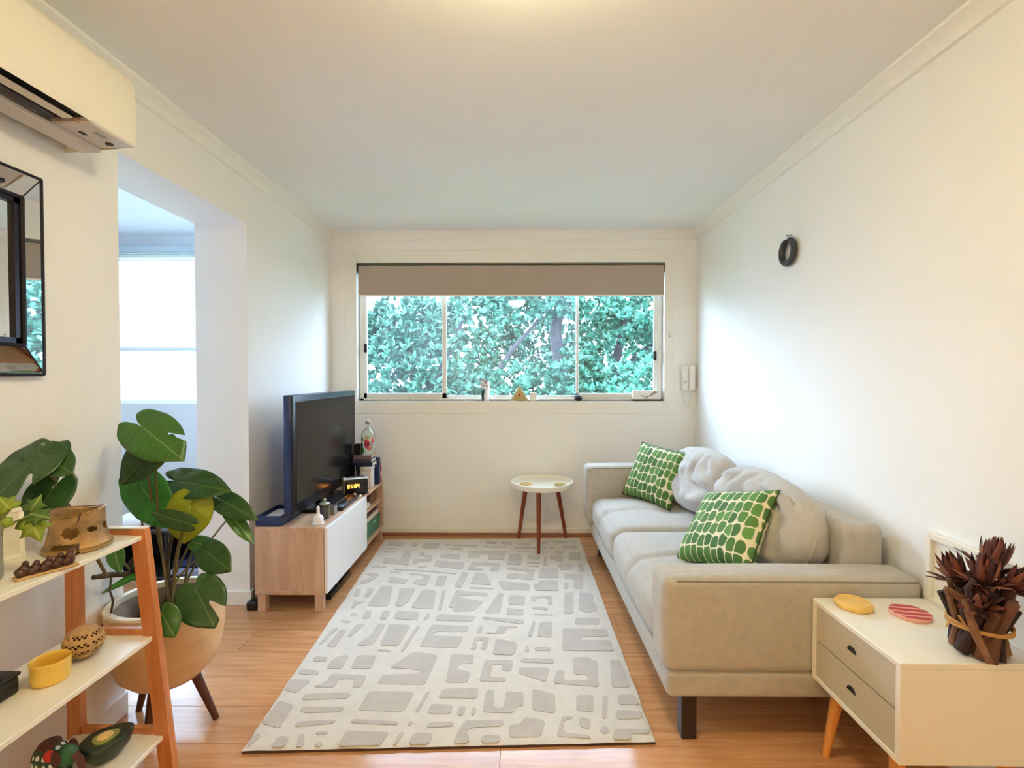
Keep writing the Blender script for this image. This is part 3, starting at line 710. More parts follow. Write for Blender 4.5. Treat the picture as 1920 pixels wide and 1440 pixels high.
# ================================================================== SUNROOM THINGS
m_navy = mat('navy_cloth', srgb(34, 44, 84), .85, var=.25, vscale=14, bump=.4, bscale=200)
m_blk = mat('black_board', srgb(24, 24, 28), .5)
cb = thing('low_black_shelf', 'low black open shelf standing in the bright side room', 'shelf', (-2.3, 3.2, 0))
x0, x1, y0, y1 = -2.66, -1.96, 3.05, 3.40
MB().box(x0, x1, y0, y1, .30, .325, .003, 1).build('top_board', m_blk, cb); MB().box(x0, x1, y0, y1, .0, .025, .003, 1).build('bottom_board', m_blk, cb)
MB().box(x0, x0+.02, y0, y1, .025, .30).build('side_panel', m_blk, cb); MB().box(x1-.02, x1, y0, y1, .025, .30).build('side_panel', m_blk, cb); MB().box(x0, x1, y1-.01, y1, .025, .30).build('back_panel', m_blk, cb)
MB().box(-2.27, -2.25, y0, y1, .025, .30).build('divider', m_blk, cb)
bl = thing('folded_blanket', 'navy blanket folded on top of the low black shelf', 'blanket', (-2.12, 3.2, .325))
for k in range(2): MB().soft(-2.24+.01*k, -1.97, 3.06, 3.36, .3255+.042*k, .3665+.042*k, .018, 6).build('fold', m_navy, bl)
bl = thing('blanket_roll', 'navy cloth with pale stripes lying inside the low black shelf', 'blanket', (-2.12, 3.2, .025))
for k in range(2): MB().soft(-2.245, -1.985, 3.055+.01*k, 3.34, .0255+.05*k, .0745+.05*k, .02, 6).build('fold', (mat('striped_grey_cloth', srgb(150, 156, 186), .85, var=.3, vscale=9, stretch=(1, 1, 8)), m_navy)[k], bl)
cu = thing('floor_cushion', 'round white cushion on the low black shelf in the side room', 'cushion', (-2.49, 3.2, .325))
MB().lathe([(0, .0), (.13, .002), (.16, .02), (.165, .04), (.15, .065), (.08, .08), (0, .083)], (-2.49, 3.215, .3255), 40).build('cover', mat('white_cloth', srgb(226, 224, 226), .85, bump=.3, bscale=120), cu, smooth=60)

# venetian blind of the sunroom window
m_slat = mat('white_blind_slat', srgb(240, 244, 246), .5)
vb = thing('venetian_blind', 'white venetian blind half lowered over the side room window', 'blind', (-2.7, YB-.03, 2.4))
MB().box(-3.44, -1.96, YB-.05, YB-.005, 2.335, 2.385, .004, 1).build('head_rail', mat('blue_white_rail', srgb(206, 220, 230), .4), vb)
zz = 2.318; ns_ = 17; pitch = .0455; me_s = None
for k in range(ns_):
    if me_s is None:
        o = MB().box(-.73, .73, -.022, .022, -.0008, .0008).build('slat', m_slat, vb, local=True); me_s = o.data
    else:
        o = bpy.data.objects.new('slat', me_s); COL.objects.link(o); o.parent = vb
    o.location = (0, 0, zz - k*pitch - 2.4); o.rotation_euler = (math.radians(24), 0, 0)
MB().box(-3.43, -1.97, YB-.045, YB-.012, zz-ns_*pitch-.02, zz-ns_*pitch+.012, .004, 1).build('bottom_rail', m_slat, vb)
b = MB()
for x in (-3.2, -2.7, -2.2): b.tube([(x, YB-.03, 2.34), (x, YB-.03, zz-ns_*pitch)], .0012, 5)
b.build('cords', m_slat, vb)

# ================================================================== ROLLER BLIND, INTERCOM, WALL RING
m_taupe = mat('taupe_blind_cloth', srgb(172, 158, 146), .8, bump=.3, bscale=500)
rb = thing('roller_blind', 'taupe roller blind nearly rolled up at the top of the wide window', 'blind', (-.05, YB-.02, 2.25))
bx0, bx1 = WX0+.008, WX1-.002
MB().box(bx0+.012, bx1-.008, YB-.012, YB-.009, 1.985, 2.222).build('cloth', m_taupe, rb)
MB().tube([(bx0+.01, YB+.018, 2.212), (bx1-.01, YB+.018, 2.212)], .024, 20).build('roll', m_taupe, rb)
MB().box(bx0, bx1, YB-.002, YB+.05, 2.237, 2.247, .002, 1).build('head_rail', mat('grey_green_rail', srgb(118, 124, 116), .4, .3), rb)
MB().box(bx0+.010, bx1-.004, YB-.019, YB-.003, 1.972, 1.987, .004, 2).build('bottom_bar', m_trim, rb)
for x in (bx0+.002, bx1-.008): MB().box(x, x+.006, YB-.01, YB+.045, 2.17, 2.238, .001, 1).build('end_bracket', mat('bracket_brown', srgb(70, 54, 44), .5), rb)

ic = thing('intercom', 'white wall intercom handset with coiled cord right of the window', 'intercom', (1.395, YB, 1.30))
MB().box(1.345, 1.45, YB-.03, YB, 1.20, 1.405, .010, 3).build('base_unit', m_trim, ic)
MB().soft(1.402, 1.449, YB-.058, YB-.020, 1.204, 1.402, .012, 5).build('handset', m_trim, ic)
MB().box(1.350, 1.396, YB-.040, YB-.026, 1.206, 1.40, .006, 2).build('faceplate', m_trim, ic)
MB().box(1.362, 1.376, YB-.043, YB-.039, 1.382, 1.388, .001, 1).build('name_slot', m_dark, ic)
MB().box(1.360, 1.386, YB-.043, YB-.039, 1.26, 1.285, .003, 1).build('door_button', mat('pale_grey_button', srgb(205, 203, 200), .5), ic)
pts = []
for i in range(260):
    t = i/259; x = 1.36 + .075*t; z = 1.20 - .125*math.sin(math.pi*t); a = t*2*math.pi*42
    pts.append((x + .004*math.cos(a), YB-.016 + .004*math.sin(a), z))
MB().tube(pts, .0016, 5).build('cord', m_alu, ic, smooth=60)

rg = thing('wall_ring', 'open dark stone ring hanging from a nail on right wall', 'ornament', (XR, 2.59, 1.99))
m_stone = mat('dark_jade', srgb(40, 42, 48), .4, var=.2, vscale=20)
pts = []; rr = []
for i in range(49):
    a = math.radians(105 + 325*i/48)
    pts.append((XR-.022, 2.592 + .058*math.cos(a)*1.0, 1.986 + .062*math.sin(a))); e = min(i, 48-i); rr.append(.0165 if e > 1 else .014)
MB().tube(pts, rr, 14).build('ring', m_stone, rg)
a0, a1 = math.radians(105), math.radians(70)
MB().tube([pts[0], (XR-.024, 2.592, 2.052), (XR-.022, 2.585, 2.06), (XR-.022, 2.592+.06*math.cos(a1), 1.986+.064*math.sin(a1))], .003, 6).build('wire', m_black, rg)
MB().tube([(XR, 2.592, 2.074), (XR-.03, 2.592, 2.07)], .003, 8).lathe([(0, 0), (.006, 0), (.006, .002), (0, .002)], (0, 0, 0), 10, T(XR-.03, 2.592, 2.07) @ RY(90)).build('nail', mat('dull_steel', srgb(150, 146, 136), .4, .6), rg)
hk = thing('wall_hook', 'tiny metal catch on the wall right of the window', 'hook', (1.252, YB, 1.655))
b = MB(); 
for z in (1.645, 1.663): b.tube([(1.252, YB, z), (1.252, YB-.012, z)], .005, 8)
b.build('screw', mat('hook_metal', srgb(120, 112, 104), .4, .6), hk)

# ================================================================== ON THE WINDOW SILL
SZ = WZ0 + .0003; SY = YB + .022
cp = thing('wedding_figurine', 'small bride and groom figurine leaning together on the window sill', 'figurine', (-.27, SY, SZ))
m_suit = mat('black_suit', srgb(34, 34, 38), .6); m_shirt = mat('grey_white_shirt', srgb(214, 208, 208), .6); m_skin = mat('figurine_skin', srgb(190, 138, 112), .5); m_hair = mat('figurine_hair', srgb(46, 34, 30), .6); m_gown = mat('white_gown', srgb(244, 242, 244), .5)
def skinfig(nm, m, joints, edges, par, sub=2):
    me = bpy.data.meshes.new(nm); me.from_pydata([j[:3] for j in joints], edges, []); me.materials.append(m)
    o = bpy.data.objects.new(nm, me); COL.objects.link(o); o.parent = par
    s_ = o.modifiers.new('skin', 'SKIN'); s_.use_smooth_shade = True
    for i, j in enumerate(joints): me.skin_vertices[0].data[i].radius = (j[3], j[4] if len(j) > 4 else j[3]); me.skin_vertices[0].data[i].use_root = i == 0
    q = o.modifiers.new('smooth', 'SUBSURF'); q.levels = sub; q.render_levels = sub; return o
gx = -.012
skinfig('groom_trousers', m_suit, [(gx, 0, .098, .013, .010), (gx-.005, 0, .085, .007), (gx-.006, 0, .045, .0058), (gx-.006, .001, .006, .005), (gx-.004, -.010, .004, .0045), (gx+.006, 0, .085, .007), (gx+.005, 0, .045, .0058), (gx+.005, .001, .006, .005), (gx+.007, -.010, .004, .0045)], [(0,1),(1,2),(2,3),(3,4),(0,5),(5,6),(6,7),(7,8)], cp)
skinfig('groom_shirt', m_shirt, [(gx, 0, .102, .012, .009), (gx, 0, .125, .014, .010), (gx+.001, 0, .148, .013, .009), (gx+.003, 0, .158, .005), (gx-.013, 0, .147, .006), (gx-.018, -.004, .125, .0052), (gx-.008, -.012, .115, .0042), (gx+.014, -.002, .146, .006), (gx+.020, -.010, .128, .005), (gx+.030, -.006, .125, .004)], [(0,1),(1,2),(2,3),(2,4),(4,5),(5,6),(2,7),(7,8),(8,9)], cp)
def ball(nm, m, c, s, par, n=12):
    b = MB(); blob(b, T(*(V3(par.location)+V3(c))), *s, n); return b.build(nm, m, par, smooth=60)
ball('groom_head', m_skin, (gx+.005, -.001, .170), (.0095, .0105, .0125), cp); ball('groom_hair', m_hair, (gx+.003, .002, .176), (.0105, .0105, .011), cp)
hx = .018
b = MB(); b.lathe([(0, .0), (.021, .0), (.020, .03), (.014, .07), (.010, .096), (.0085, .105), (.0105, .12), (.011, .132), (.006, .14), (.0045, .147), (0, .148)], V3(cp.location)+V3((hx, 0, 0)), 24, sy=.8)
b.build('bride_gown', m_gown, cp, smooth=60)
b = MB(); b.grid(12, 8, lambda u, v: V3(cp.location)+V3((hx+.006+.016*math.cos((u-.5)*3), .004+.014*math.cos((u-.5)*3)*.6+.004, .165-.15*v)) + V3((.008*v*math.cos((u-.5)*2), .012*math.sin((u-.5)*3), 0)))
o = b.build('bride_veil', m_gown, cp, smooth=60); s_ = o.modifiers.new('thickness', 'SOLIDIFY'); s_.thickness = .0015
ball('bride_head', m_skin, (hx-.006, -.002, .155), (.0088, .0098, .0115), cp); ball('bride_hair', m_hair, (hx-.001, .002, .160), (.0105, .0105, .0115), cp)
skinfig('bride_arms', m_skin, [(hx-.002, 0, .134, .004), (hx-.011, -.006, .132, .0042), (hx-.014, -.012, .118, .0036), (hx-.022, -.012, .124, .003), (hx+.010, -.004, .132, .0042), (hx+.010, -.012, .116, .0036), (hx-.004, -.015, .116, .003)], [(0,1),(1,2),(2,3),(0,4),(4,5),(5,6)], cp)

te = thing('triangle_eye', 'small gold triangle ornament with a painted eye on the window sill', 'ornament', (.022, SY, SZ))
MT = T(.022, SY+.014, SZ) @ RX(90)
tri = [(-.078, 0), (.078, 0), (0, .128)]
b = MB(); b.prism([(-.078, 0), (.078, 0), (0, .132)], 0, .022, MT)
b.build('frame', mat('silver_green_frame', srgb(186, 192, 176), .35, .3), te)
MB().prism([(-.056, .010), (.056, .010), (0, .108)], .022, .025, MT).build('panel', mat('olive_gold', srgb(172, 160, 112), .4, .2), te)
def lens(wd, h, z0, z1, cx, cy, n=12):
    P = [(cx - wd + 2*wd*i/n, cy + h*math.sin(math.pi*i/n)) for i in range(n+1)] + [(cx + wd - 2*wd*i/n, cy - h*math.sin(math.pi*i/n)) for i in range(1, n)]
    return MB().prism(P, z0, z1, MT)
lens(.028, .017, .025, .028, 0, .05).build('eye', mat('orange_eye', srgb(226, 150, 112), .4), te)
lens(.0085, .0085, .028, .0305, 0, .05).build('pupil', m_black, te)
MB().box(.005, .05, SY-.012, SY-.008, SZ+.001, SZ+.006).build('stamp', mat('olive_bar', srgb(132, 128, 72), .5), te)

cd = thing('white_tea_light', 'small white square candle cup beside the triangle on the sill', 'candle', (.135, SY, SZ))
MB().box(.108, .164, SY-.02, SY+.03, SZ, SZ+.006, .002, 1).box(.108, .114, SY-.02, SY+.03, SZ+.006, SZ+.07, .002, 1).box(.158, .164, SY-.02, SY+.03, SZ+.006, SZ+.07, .002, 1).box(.114, .158, SY-.02, SY-.015, SZ+.006, SZ+.07, .002, 1).box(.114, .158, SY+.025, SY+.03, SZ+.006, SZ+.07, .002, 1).build('cup', m_gown, cd)
MB().tube([(.136, SY+.005, SZ+.006), (.136, SY+.005, SZ+.05)], .019, 20).build('wax', m_gown, cd)
bs = thing('black_stone', 'black faceted round stone on the window sill by the right sash bar', 'stone', (.512, SY, SZ))
b = MB(); bmesh.ops.create_icosphere(b.bm, subdivisions=2, radius=.033)
for v in b.bm.verts: v.co *= 1+.10*noise.noise(v.co*50); v.co.z = max(v.co.z*.9, -.024); v.co += V3((.512, SY, SZ+.0242))
b.build('rock', m_black, bs, smooth=20)
tb = thing('tissue_box', 'white box with a painted bare twig and dark base, right end of sill', 'box', (1.08, SY, SZ))
MB().box(.962, 1.196, SY-.02, SY+.03, SZ, SZ+.014, .002, 1).build('base', m_black, tb)
MB().box(.960, 1.185, SY-.02, SY+.03, SZ+.014, SZ+.088, .003, 1).build('box', m_trim, tb)
b = MB(); yy = SY-.021
for P, r in (([(1.06, yy, SZ+.018), (1.075, yy, SZ+.032), (1.10, yy, SZ+.046), (1.125, yy, SZ+.068), (1.145, yy, SZ+.086)], .0026), ([(1.075, yy, SZ+.032), (1.05, yy, SZ+.036), (1.03, yy, SZ+.044), (1.022, yy, SZ+.052)], .002), ([(1.10, yy, SZ+.046), (1.13, yy, SZ+.054), (1.15, yy, SZ+.068)], .0016), ([(1.05, yy, SZ+.036), (1.035, yy, SZ+.032)], .0014), ([(1.125, yy, SZ+.068), (1.14, yy, SZ+.066), (1.165, yy, SZ+.078)], .002)): b.tube(P, r, 5)
b.build('twig_print', mat('twig_brown', srgb(62, 52, 56), .7), tb)

# ================================================================== TELEVISION BENCH
m_oak = wood('pale_stained_oak', srgb(190, 152, 122), srgb(214, 178, 146), .45, (8, 1.2, 14))
m_oak2 = wood('pale_stained_oak_end', srgb(190, 154, 128), srgb(212, 178, 150), .45, (7, 7, .8))
m_door = mat('white_cabinet_front', srgb(238, 236, 234), .3)
tv = thing('television_bench', 'low pale oak television bench with one white door along the left wall', 'cabinet', (-1.26, 3.25, 0))
TX0, TX1, TY0, TY1, TZ = -1.462, -1.075, 2.645, 3.84, .48
MB().box(TX0, TX1, TY0, TY1, TZ-.022, TZ, .001, 1).build('top_panel', m_oak, tv)
MB().box(TX0, TX1, TY0, TY1, .10, .122, .001, 1).build('bottom_panel', m_oak, tv)
for y in (TY0, TY1-.02): MB().box(TX0, TX1, y, y+.02, .122, TZ-.022, .001, 1).build('side_panel', m_oak2, tv)
MB().box(TX0, TX1-.02, 3.335, 3.355, .122, TZ-.022).build('divider', m_oak2, tv)
MB().box(TX0, TX0+.008, TY0+.02, TY1-.02, .122, TZ-.022).build('back_panel', m_oak2, tv)
MB().box(TX0+.01, TX1-.015, 3.355, TY1-.02, .322, .338).build('inner_shelf', m_oak, tv)
MB().box(TX1+.002, TX1+.020, TY0+.003, 3.352, .108, TZ-.004, .002, 1).build('door', m_door, tv)
for x in (TX0+.012, TX1-.055):
    for y in (TY0+.004, TY1-.048): MB().box(x, x+.045, y, y+.045, 0, .10, .002, 1).build('leg', m_oak2, tv)

tz = TZ + .0004
m_tvb = mat('navy_gloss_bezel', srgb(26, 38, 84), .25); m_scr = mat('television_screen', srgb(26, 26, 27), .2, spec=.18); m_tvk = mat('television_black', srgb(16, 16, 19), .3)
tl = thing('television', 'large black flat television with navy edge on the pale oak bench', 'television', (-1.28, 3.15, tz))
VX0, VX1, VY0, VY1, ZZ0, ZZ1 = -1.305, -1.245, 2.66, 3.69, tz+.055, 1.214
MB().box(VX0, VX1-.012, VY0, VY1, ZZ0, ZZ1, .008, 3).build('back_housing', m_tvb, tl)
MB().box(VX1-.012, VX1-.003, VY0+.002, VY1-.002, ZZ0+.002, ZZ1-.002, .003, 2).build('bezel', m_tvk, tl)
MB().box(VX1-.003, VX1, VY0+.034, VY1-.034, ZZ0+.06, ZZ1-.040, .001, 1).build('screen', m_scr, tl)
MB().box(VX1-.006, VX1+.001, VY0+.03, VY1-.03, ZZ1-.037, ZZ1-.034).build('trim_line', mat('grey_trim', srgb(104, 104, 118), .3), tl)
MB().soft(-1.40, -1.155, 2.92, 3.43, tz, tz+.022, .01, 8).build('stand_foot', m_tvk, tl)
MB().box(-1.30, -1.262, 3.06, 3.29, tz+.018, ZZ0+.03, .008, 2).build('stand_neck', m_tvk, tl)

sb = thing('black_media_player', 'flat black media player box lying in front of the television', 'player', (-1.14, 3.12, tz))
MB().box(-1.15, -1.085, 2.97, 3.29, tz, tz+.026, .004, 2).build('case', m_tvk, sb)
MB().box(-1.0855, -1.0835, 3.02, 3.16, tz+.008, tz+.014).build('disc_slot', mat('grey_slot', srgb(78, 78, 84), .3), sb)
MB().tube([(-1.087, 3.25, tz+.012), (-1.0825, 3.25, tz+.012)], .006, 14).build('dial', mat('grey_dial', srgb(120, 120, 124), .3, .5), sb)
tr = thing('navy_tray', 'navy blue letter tray holding white papers behind the television', 'tray', (-1.40, 2.78, tz))
b = MB(); b.box(-1.462, -1.315, 2.652, 2.90, tz, tz+.008, .003, 1); b.box(-1.462, -1.315, 2.652, 2.664, tz+.004, tz+.058, .008, 3); b.box(-1.462, -1.315, 2.888, 2.90, tz+.004, tz+.058, .005, 2)
b.box(-1.462, -1.45, 2.66, 2.892, tz+.004, tz+.058, .005, 2); b.box(-1.327, -1.315, 2.66, 2.892, tz+.004, tz+.058, .005, 2); b.build('tray', m_tvb, tr)
for k, (a, dz) in enumerate(((0, 0), (7, .012), (-5, .024))):
    p_ = thing('letter_paper', ['white paper at the bottom of the navy tray', 'white paper in the middle of the navy tray', 'topmost white paper on the navy tray'][k], 'paper', (-1.388, 2.777, tz+.0085+dz))
    b = MB(); b.grid(6, 6, lambda u, v: T(-1.388, 2.777, tz+.0088+dz) @ RZ(a*.3) @ V3(((u-.5)*.112, (v-.5)*.205, .008*(u-.5)**2+.005*v)))
    o = b.build('sheet', mat('paper_white', srgb(228, 226, 226), .7), p_); s_ = o.modifiers.new('thickness', 'SOLIDIFY'); s_.thickness = .0005; s_.offset = 1
bp_ = (-1.133, 2.712); bell = thing('bell', 'small white porcelain hand bell at the near end of the bench', 'bell', (*bp_, tz))
MB().lathe([(.0, .030), (.026, .004), (.031, .0), (.0345, .002), (.031, .008), (.0295, .022), (.029, .034), (.022, .046), (.012, .052), (.009, .058), (.0085, .076), (.0085, .084), (.0095, .092), (.006, .099), (0, .101)], (*bp_, tz), 36).build('porcelain', m_gown, bell, smooth=60)
jc = (-1.135, 2.81); jr = thing('candle_jar', 'cream candle in a glass jar with knobbed lid behind the bell', 'candle', (*jc, tz))
MB().lathe([(0, 0), (.026, 0), (.028, .004), (.028, .085), (.026, .085), (.026, .006), (0, .006)], (*jc, tz), 28).build('jar', mat('thin_clear_glass', (.95, .97, .92, 1), .05, trans=1), jr)
MB().tube([(*jc, tz+.007), (*jc, tz+.072)], .0255, 24).build('wax', mat('cream_wax', srgb(206, 202, 152), .5), jr)
MB().lathe([(0, .0855), (.029, .0855), (.030, .091), (.02, .096), (.006, .098), (.007, .104), (.011, .111), (.007, .119), (0, .121)], (*jc, tz), 28).build('lid', mat('grey_green_lid', srgb(150, 158, 130), .3), jr)
gb = thing('glass_tumbler', 'small frosted square tumbler behind the candle jar on the bench', 'glass', (-1.13, 2.905, tz))
MB().box(-1.155, -1.105, 2.88, 2.93, tz, tz+.005, .002, 1).box(-1.155, -1.152, 2.88, 2.93, tz+.004, tz+.05).box(-1.108, -1.105, 2.88, 2.93, tz+.004, tz+.05).box(-1.152, -1.108, 2.88, 2.883, tz+.004, tz+.05).box(-1.152, -1.108, 2.927, 2.93, tz+.004, tz+.05).build('walls', mat('grey_frosted_glass', srgb(196, 194, 190), .3, trans=.6), gb)

# clock radio and the things beyond it
cl = thing('clock_radio', 'silver clock radio with black face and amber digits on bench', 'clock', (-1.14, 3.36, tz))
Mr = T(-1.148, 3.385, tz) @ RZ(28)
m_sil = mat('silver_plastic', srgb(206, 200, 192), .35)
MB().box(-.085, .085, -.04, .034, .008, .122, .012, 4, Mr).build('case', m_sil, cl)
MB().box(-.077, .079, -.0445, -.039, .014, .115, .008, 3, Mr).build('face', m_tvk, cl)
MB().box(-.06, .07, -.012, .012, .1205, .128, .004, 2, Mr).build('snooze_bar', m_tvk, cl)
for x in (-.08, .08): MB().box(x-.008, x+.008, -.03, .02, 0, .009, 0, 1, Mr).build('foot', m_tvk, cl)
m_amb = mat('amber_display', (1, .45, .05, 1), .5, emit=(1, .46, .06, 1), estr=3.2)
b = MB(); SEG = {'1': 'bc', '8': 'abcdefg', '5': 'acdfg', '4': 'bcfg', '7': 'abc'}
def digit(ch, x0, w_=.013, h=.026):
    z0 = .056; t_ = .0034
    R_ = dict(a=(x0, x0+w_, z0+h-t_, z0+h), d=(x0, x0+w_, z0, z0+t_), g=(x0, x0+w_, z0+h/2-t_/2, z0+h/2+t_/2), f=(x0, x0+t_, z0+h/2, z0+h), e=(x0, x0+t_, z0, z0+h/2), b=(x0+w_-t_, x0+w_, z0+h/2, z0+h), c=(x0+w_-t_, x0+w_, z0, z0+h/2))
    for s_ in SEG[ch]: q = R_[s_]; b.box(q[0], q[1], -.0465, -.0445, q[2], q[3], 0, 1, Mr)
for ch, x in (('8', -.058), ('5', -.038), ('8', -.012), ('4', .008)): digit(ch, x)
for z in (.063, .073): b.box(-.020, -.0165, -.0465, -.0445, z, z+.0035, 0, 1, Mr)
b.build('digits', m_amb, cl)
bt = thing('bear_figurine', 'tiny brown and cream figurine in front of the clock radio', 'figurine', (-1.10, 3.24, tz))
for nm, m, c, s in (('body', m_carv, (0, 0, .016), (.014, .012, .016)), ('head', mat('cream_fur', srgb(206, 178, 148), .8), (0, -.006, .037), (.011, .010, .010)), ('muzzle', m_carv, (.004, -.016, .035), (.005, .005, .004)), ('ear', m_carv, (-.009, -.004, .046), (.004, .004, .004)), ('ear', m_carv, (.009, -.004, .046), (.004, .004, .004)), ('paw', mat('cream_fur', srgb(206, 178, 148), .8), (.016, -.006, .008), (.008, .007, .007))): ball(nm, m, c, s, bt, 8)
gl = thing('folded_glasses', 'pale folded cloth lying between figurine and clock radio', 'cloth', (-1.10, 3.305, tz))
MB().soft(-1.115, -1.083, 3.275, 3.33, tz, tz+.014, .006, 4).build('cloth', mat('pale_cloth', srgb(196, 192, 170), .8), gl)
wbx = thing('white_storage_box', 'white square canister under the stacked books at the back', 'box', (-1.12, 3.60, tz))
MB().box(-1.17, -1.085, 3.555, 3.64, tz, tz+.140, .008, 3).build('body', mat('off_white_tin', srgb(222, 214, 206), .4), wbx)
MB().box(-1.172, -1.083, 3.553, 3.642, tz+.140, tz+.160, .005, 2).build('lid', mat('off_white_tin', srgb(222, 214, 206), .4), wbx)
# books: a lying stack
stack = [(-1.25, -1.165, 3.70, 3.83, .0, .050, (60, 54, 56), 'lowest dark grey book of the lying stack behind the television', 0), (-1.248, -1.167, 3.70, 3.825, .050, .105, (96, 82, 88), 'mauve grey book in the lower half of the lying stack', 0), (-1.25, -1.167, 3.702, 3.83, .105, .160, (52, 54, 66), 'slate grey book third from the bottom of the lying stack', 0),
         (-1.225, -1.083, 3.578, 3.695, .1605, .192, (34, 44, 74), 'navy book lying on the white canister', 0), (-1.228, -1.088, 3.575, 3.693, .192, .218, (66, 66, 92), 'grey-blue thin book second from top of the stack', -2), (-1.226, -1.095, 3.58, 3.69, .218, .242, (122, 98, 112), 'mauve thin book on top of the stack under bottle', 3)]
m_pages = mat('book_pages', srgb(214, 204, 190), .8)
for x0, x1, y0, y1, z0, z1, c, lb, a in stack:
    bk = thing('book', lb, 'book', ((x0+x1)/2, (y0+y1)/2, tz+z0), group='books on the television bench')
    M = T((x0+x1)/2, (y0+y1)/2, tz+z0) @ RZ(a); hx_, hy, h = (x1-x0)/2, (y1-y0)/2, z1-z0-.0003
    mm = mat('book_cover_%d_%d_%d' % c, srgb(*c), .5)
    b = MB(); b.box(-hx_, hx_, -hy, hy, 0, .003, 0, 1, M); b.box(-hx_, hx_, -hy, hy, h-.003, h, 0, 1, M); b.box(-hx_, hx_, -hy, -hy+.003, .003, h-.003, 0, 1, M); b.build('cover', mm, bk)
    MB().box(-hx_+.004, hx_-.004, -hy+.003, hy-.004, .003, h-.003, 0, 1, M).build('pages', m_pages, bk)
cz = tz + .2425
ck = thing('black_cup', 'square black cup on the books left of the bottle', 'cup', (-1.203, 3.625, cz))
MB().box(-1.23, -1.18, 3.60, 3.65, cz, cz+.006, .002, 1).box(-1.23, -1.225, 3.60, 3.65, cz+.005, cz+.082).box(-1.185, -1.18, 3.60, 3.65, cz+.005, cz+.082).box(-1.225, -1.185, 3.60, 3.605, cz+.005, cz+.082).box(-1.225, -1.185, 3.645, 3.65, cz+.005, cz+.082).build('walls', m_tvk, ck)
MB().box(-1.224, -1.186, 3.606, 3.644, cz+.007, cz+.06).build('filling', m_dark, ck)
bo = (-1.132, 3.635); btl = thing('floral_bottle', 'clear glass bottle painted with bright flowers on top of the books', 'bottle', (*bo, cz))
MB().lathe([(0, 0), (.047, 0), (.050, .006), (.050, .155), (.046, .172), (.032, .188), (.019, .196), (.017, .205), (.0165, .238), (.019, .240), (.019, .246), (.015, .246), (.013, .205), (.028, .185), (.042, .170), (.046, .152), (.046, .008), (0, .006)], (*bo, cz), 40).build('glass', mat('clear_bottle_glass', (.95, .98, .93, 1), .04, trans=1), btl, smooth=60)
MB().tube([(*bo, cz+.236), (*bo, cz+.262)], .0185, 20).build('cap', mat('grey_cap', srgb(190, 184, 172), .4), btl)
def decal(nm, m, a0, a1, z0, z1, rag=0):
    b = MB(); NU_ = 14
    def P(u, v):
        a = math.radians(a0 + (a1-a0)*u); e = math.sin(math.pi*u)**.6
        zc = (z0+z1)/2; return V3((bo[0]+.0506*math.cos(a), bo[1]+.0506*math.sin(a), cz + zc + (v-.5)*(z1-z0)*max(.08, e)))
    b.grid(NU_, 5, P); o = b.build(nm, m, btl, smooth=60); s_ = o.modifiers.new('thickness', 'SOLIDIFY'); s_.thickness = .0006; s_.offset = 1; return o
pk = mat('pink_paint', srgb(206, 70, 92), .4); gn = mat('green_paint', srgb(76, 160, 70), .4); yl = mat('yellow_green_paint', srgb(160, 164, 84), .4); bkp = mat('black_paint', srgb(30, 28, 30), .4); rdp = mat('orange_red_paint', srgb(210, 96, 70), .4)
for nm, m, a0, a1, z0, z1 in (('painted_petal', pk, -110, -58, .055, .125), ('painted_petal', pk, -45, -20, .09, .135), ('painted_petal', rdp, -85, -40, .04, .07), ('painted_leaf', gn, -135, -105, .012, .06), ('painted_leaf', yl, -165, -110, .10, .14), ('painted_leaf', bkp, -160, -120, .055, .10), ('painted_centre', bkp, -82, -62, .07, .105), ('painted_centre', bkp, -48, -38, .07, .09), ('painted_leaf', yl, -100, -60, .125, .15)): decal(nm, m, a0, a1, z0, z1)
bb = thing('navy_upright_book', 'navy blue book standing upright right of the white canister', 'book', (-1.10, 3.715, tz))
b = MB(); b.box(-1.162, -1.07, 3.702, 3.705, tz, tz+.205); b.box(-1.162, -1.07, 3.739, 3.742, tz, tz+.205); b.box(-1.073, -1.07, 3.705, 3.739, tz, tz+.205); b.build('cover', mat('navy_cover', srgb(28, 46, 92), .4), bb)
MB().box(-1.158, -1.074, 3.705, 3.739, tz+.003, tz+.20).build('pages', m_pages, bb)
MB().box(-1.11, -1.085, 3.7005, 3.702, tz+.15, tz+.18).build('pale_patch', mat('pale_blue_print', srgb(150, 180, 206), .5), bb)
def can(x, y, h, cols, lb, capc):
    t_ = thing('spray_can', lb, 'can', (x, y, tz), group='spray cans at the back of the bench')
    MB().lathe([(0, 0), (.022, 0), (.0235, .004), (.0235, h*.78), (.020, h*.83), (.012, h*.85), (0, h*.85)], (x, y, tz), 24).build('can', mat(*cols), t_)
    MB().lathe([(0, h*.80), (.017, h*.80), (.017, h*.97), (.014, h), (0, h)], (x, y, tz), 20).build('cap', mat(*capc), t_)
    MB().lathe([(.0237, h*.3), (.0239, h*.31), (.0239, h*.55), (.0237, h*.56)], (x, y, tz), 24).build('band', mat('pink_white_band', srgb(222, 160, 160), .4), t_)
can(-1.09, 3.765, .165, ('red_can', srgb(170, 52, 52), .35), 'red spray can at the far right corner of the bench', ('blue_cap', srgb(40, 70, 130), .4))
can(-1.135, 3.775, .235, ('dark_can', srgb(46, 40, 40), .35), 'dark spray can with orange cap behind the red can', ('orange_cap', srgb(236, 172, 74), .4))
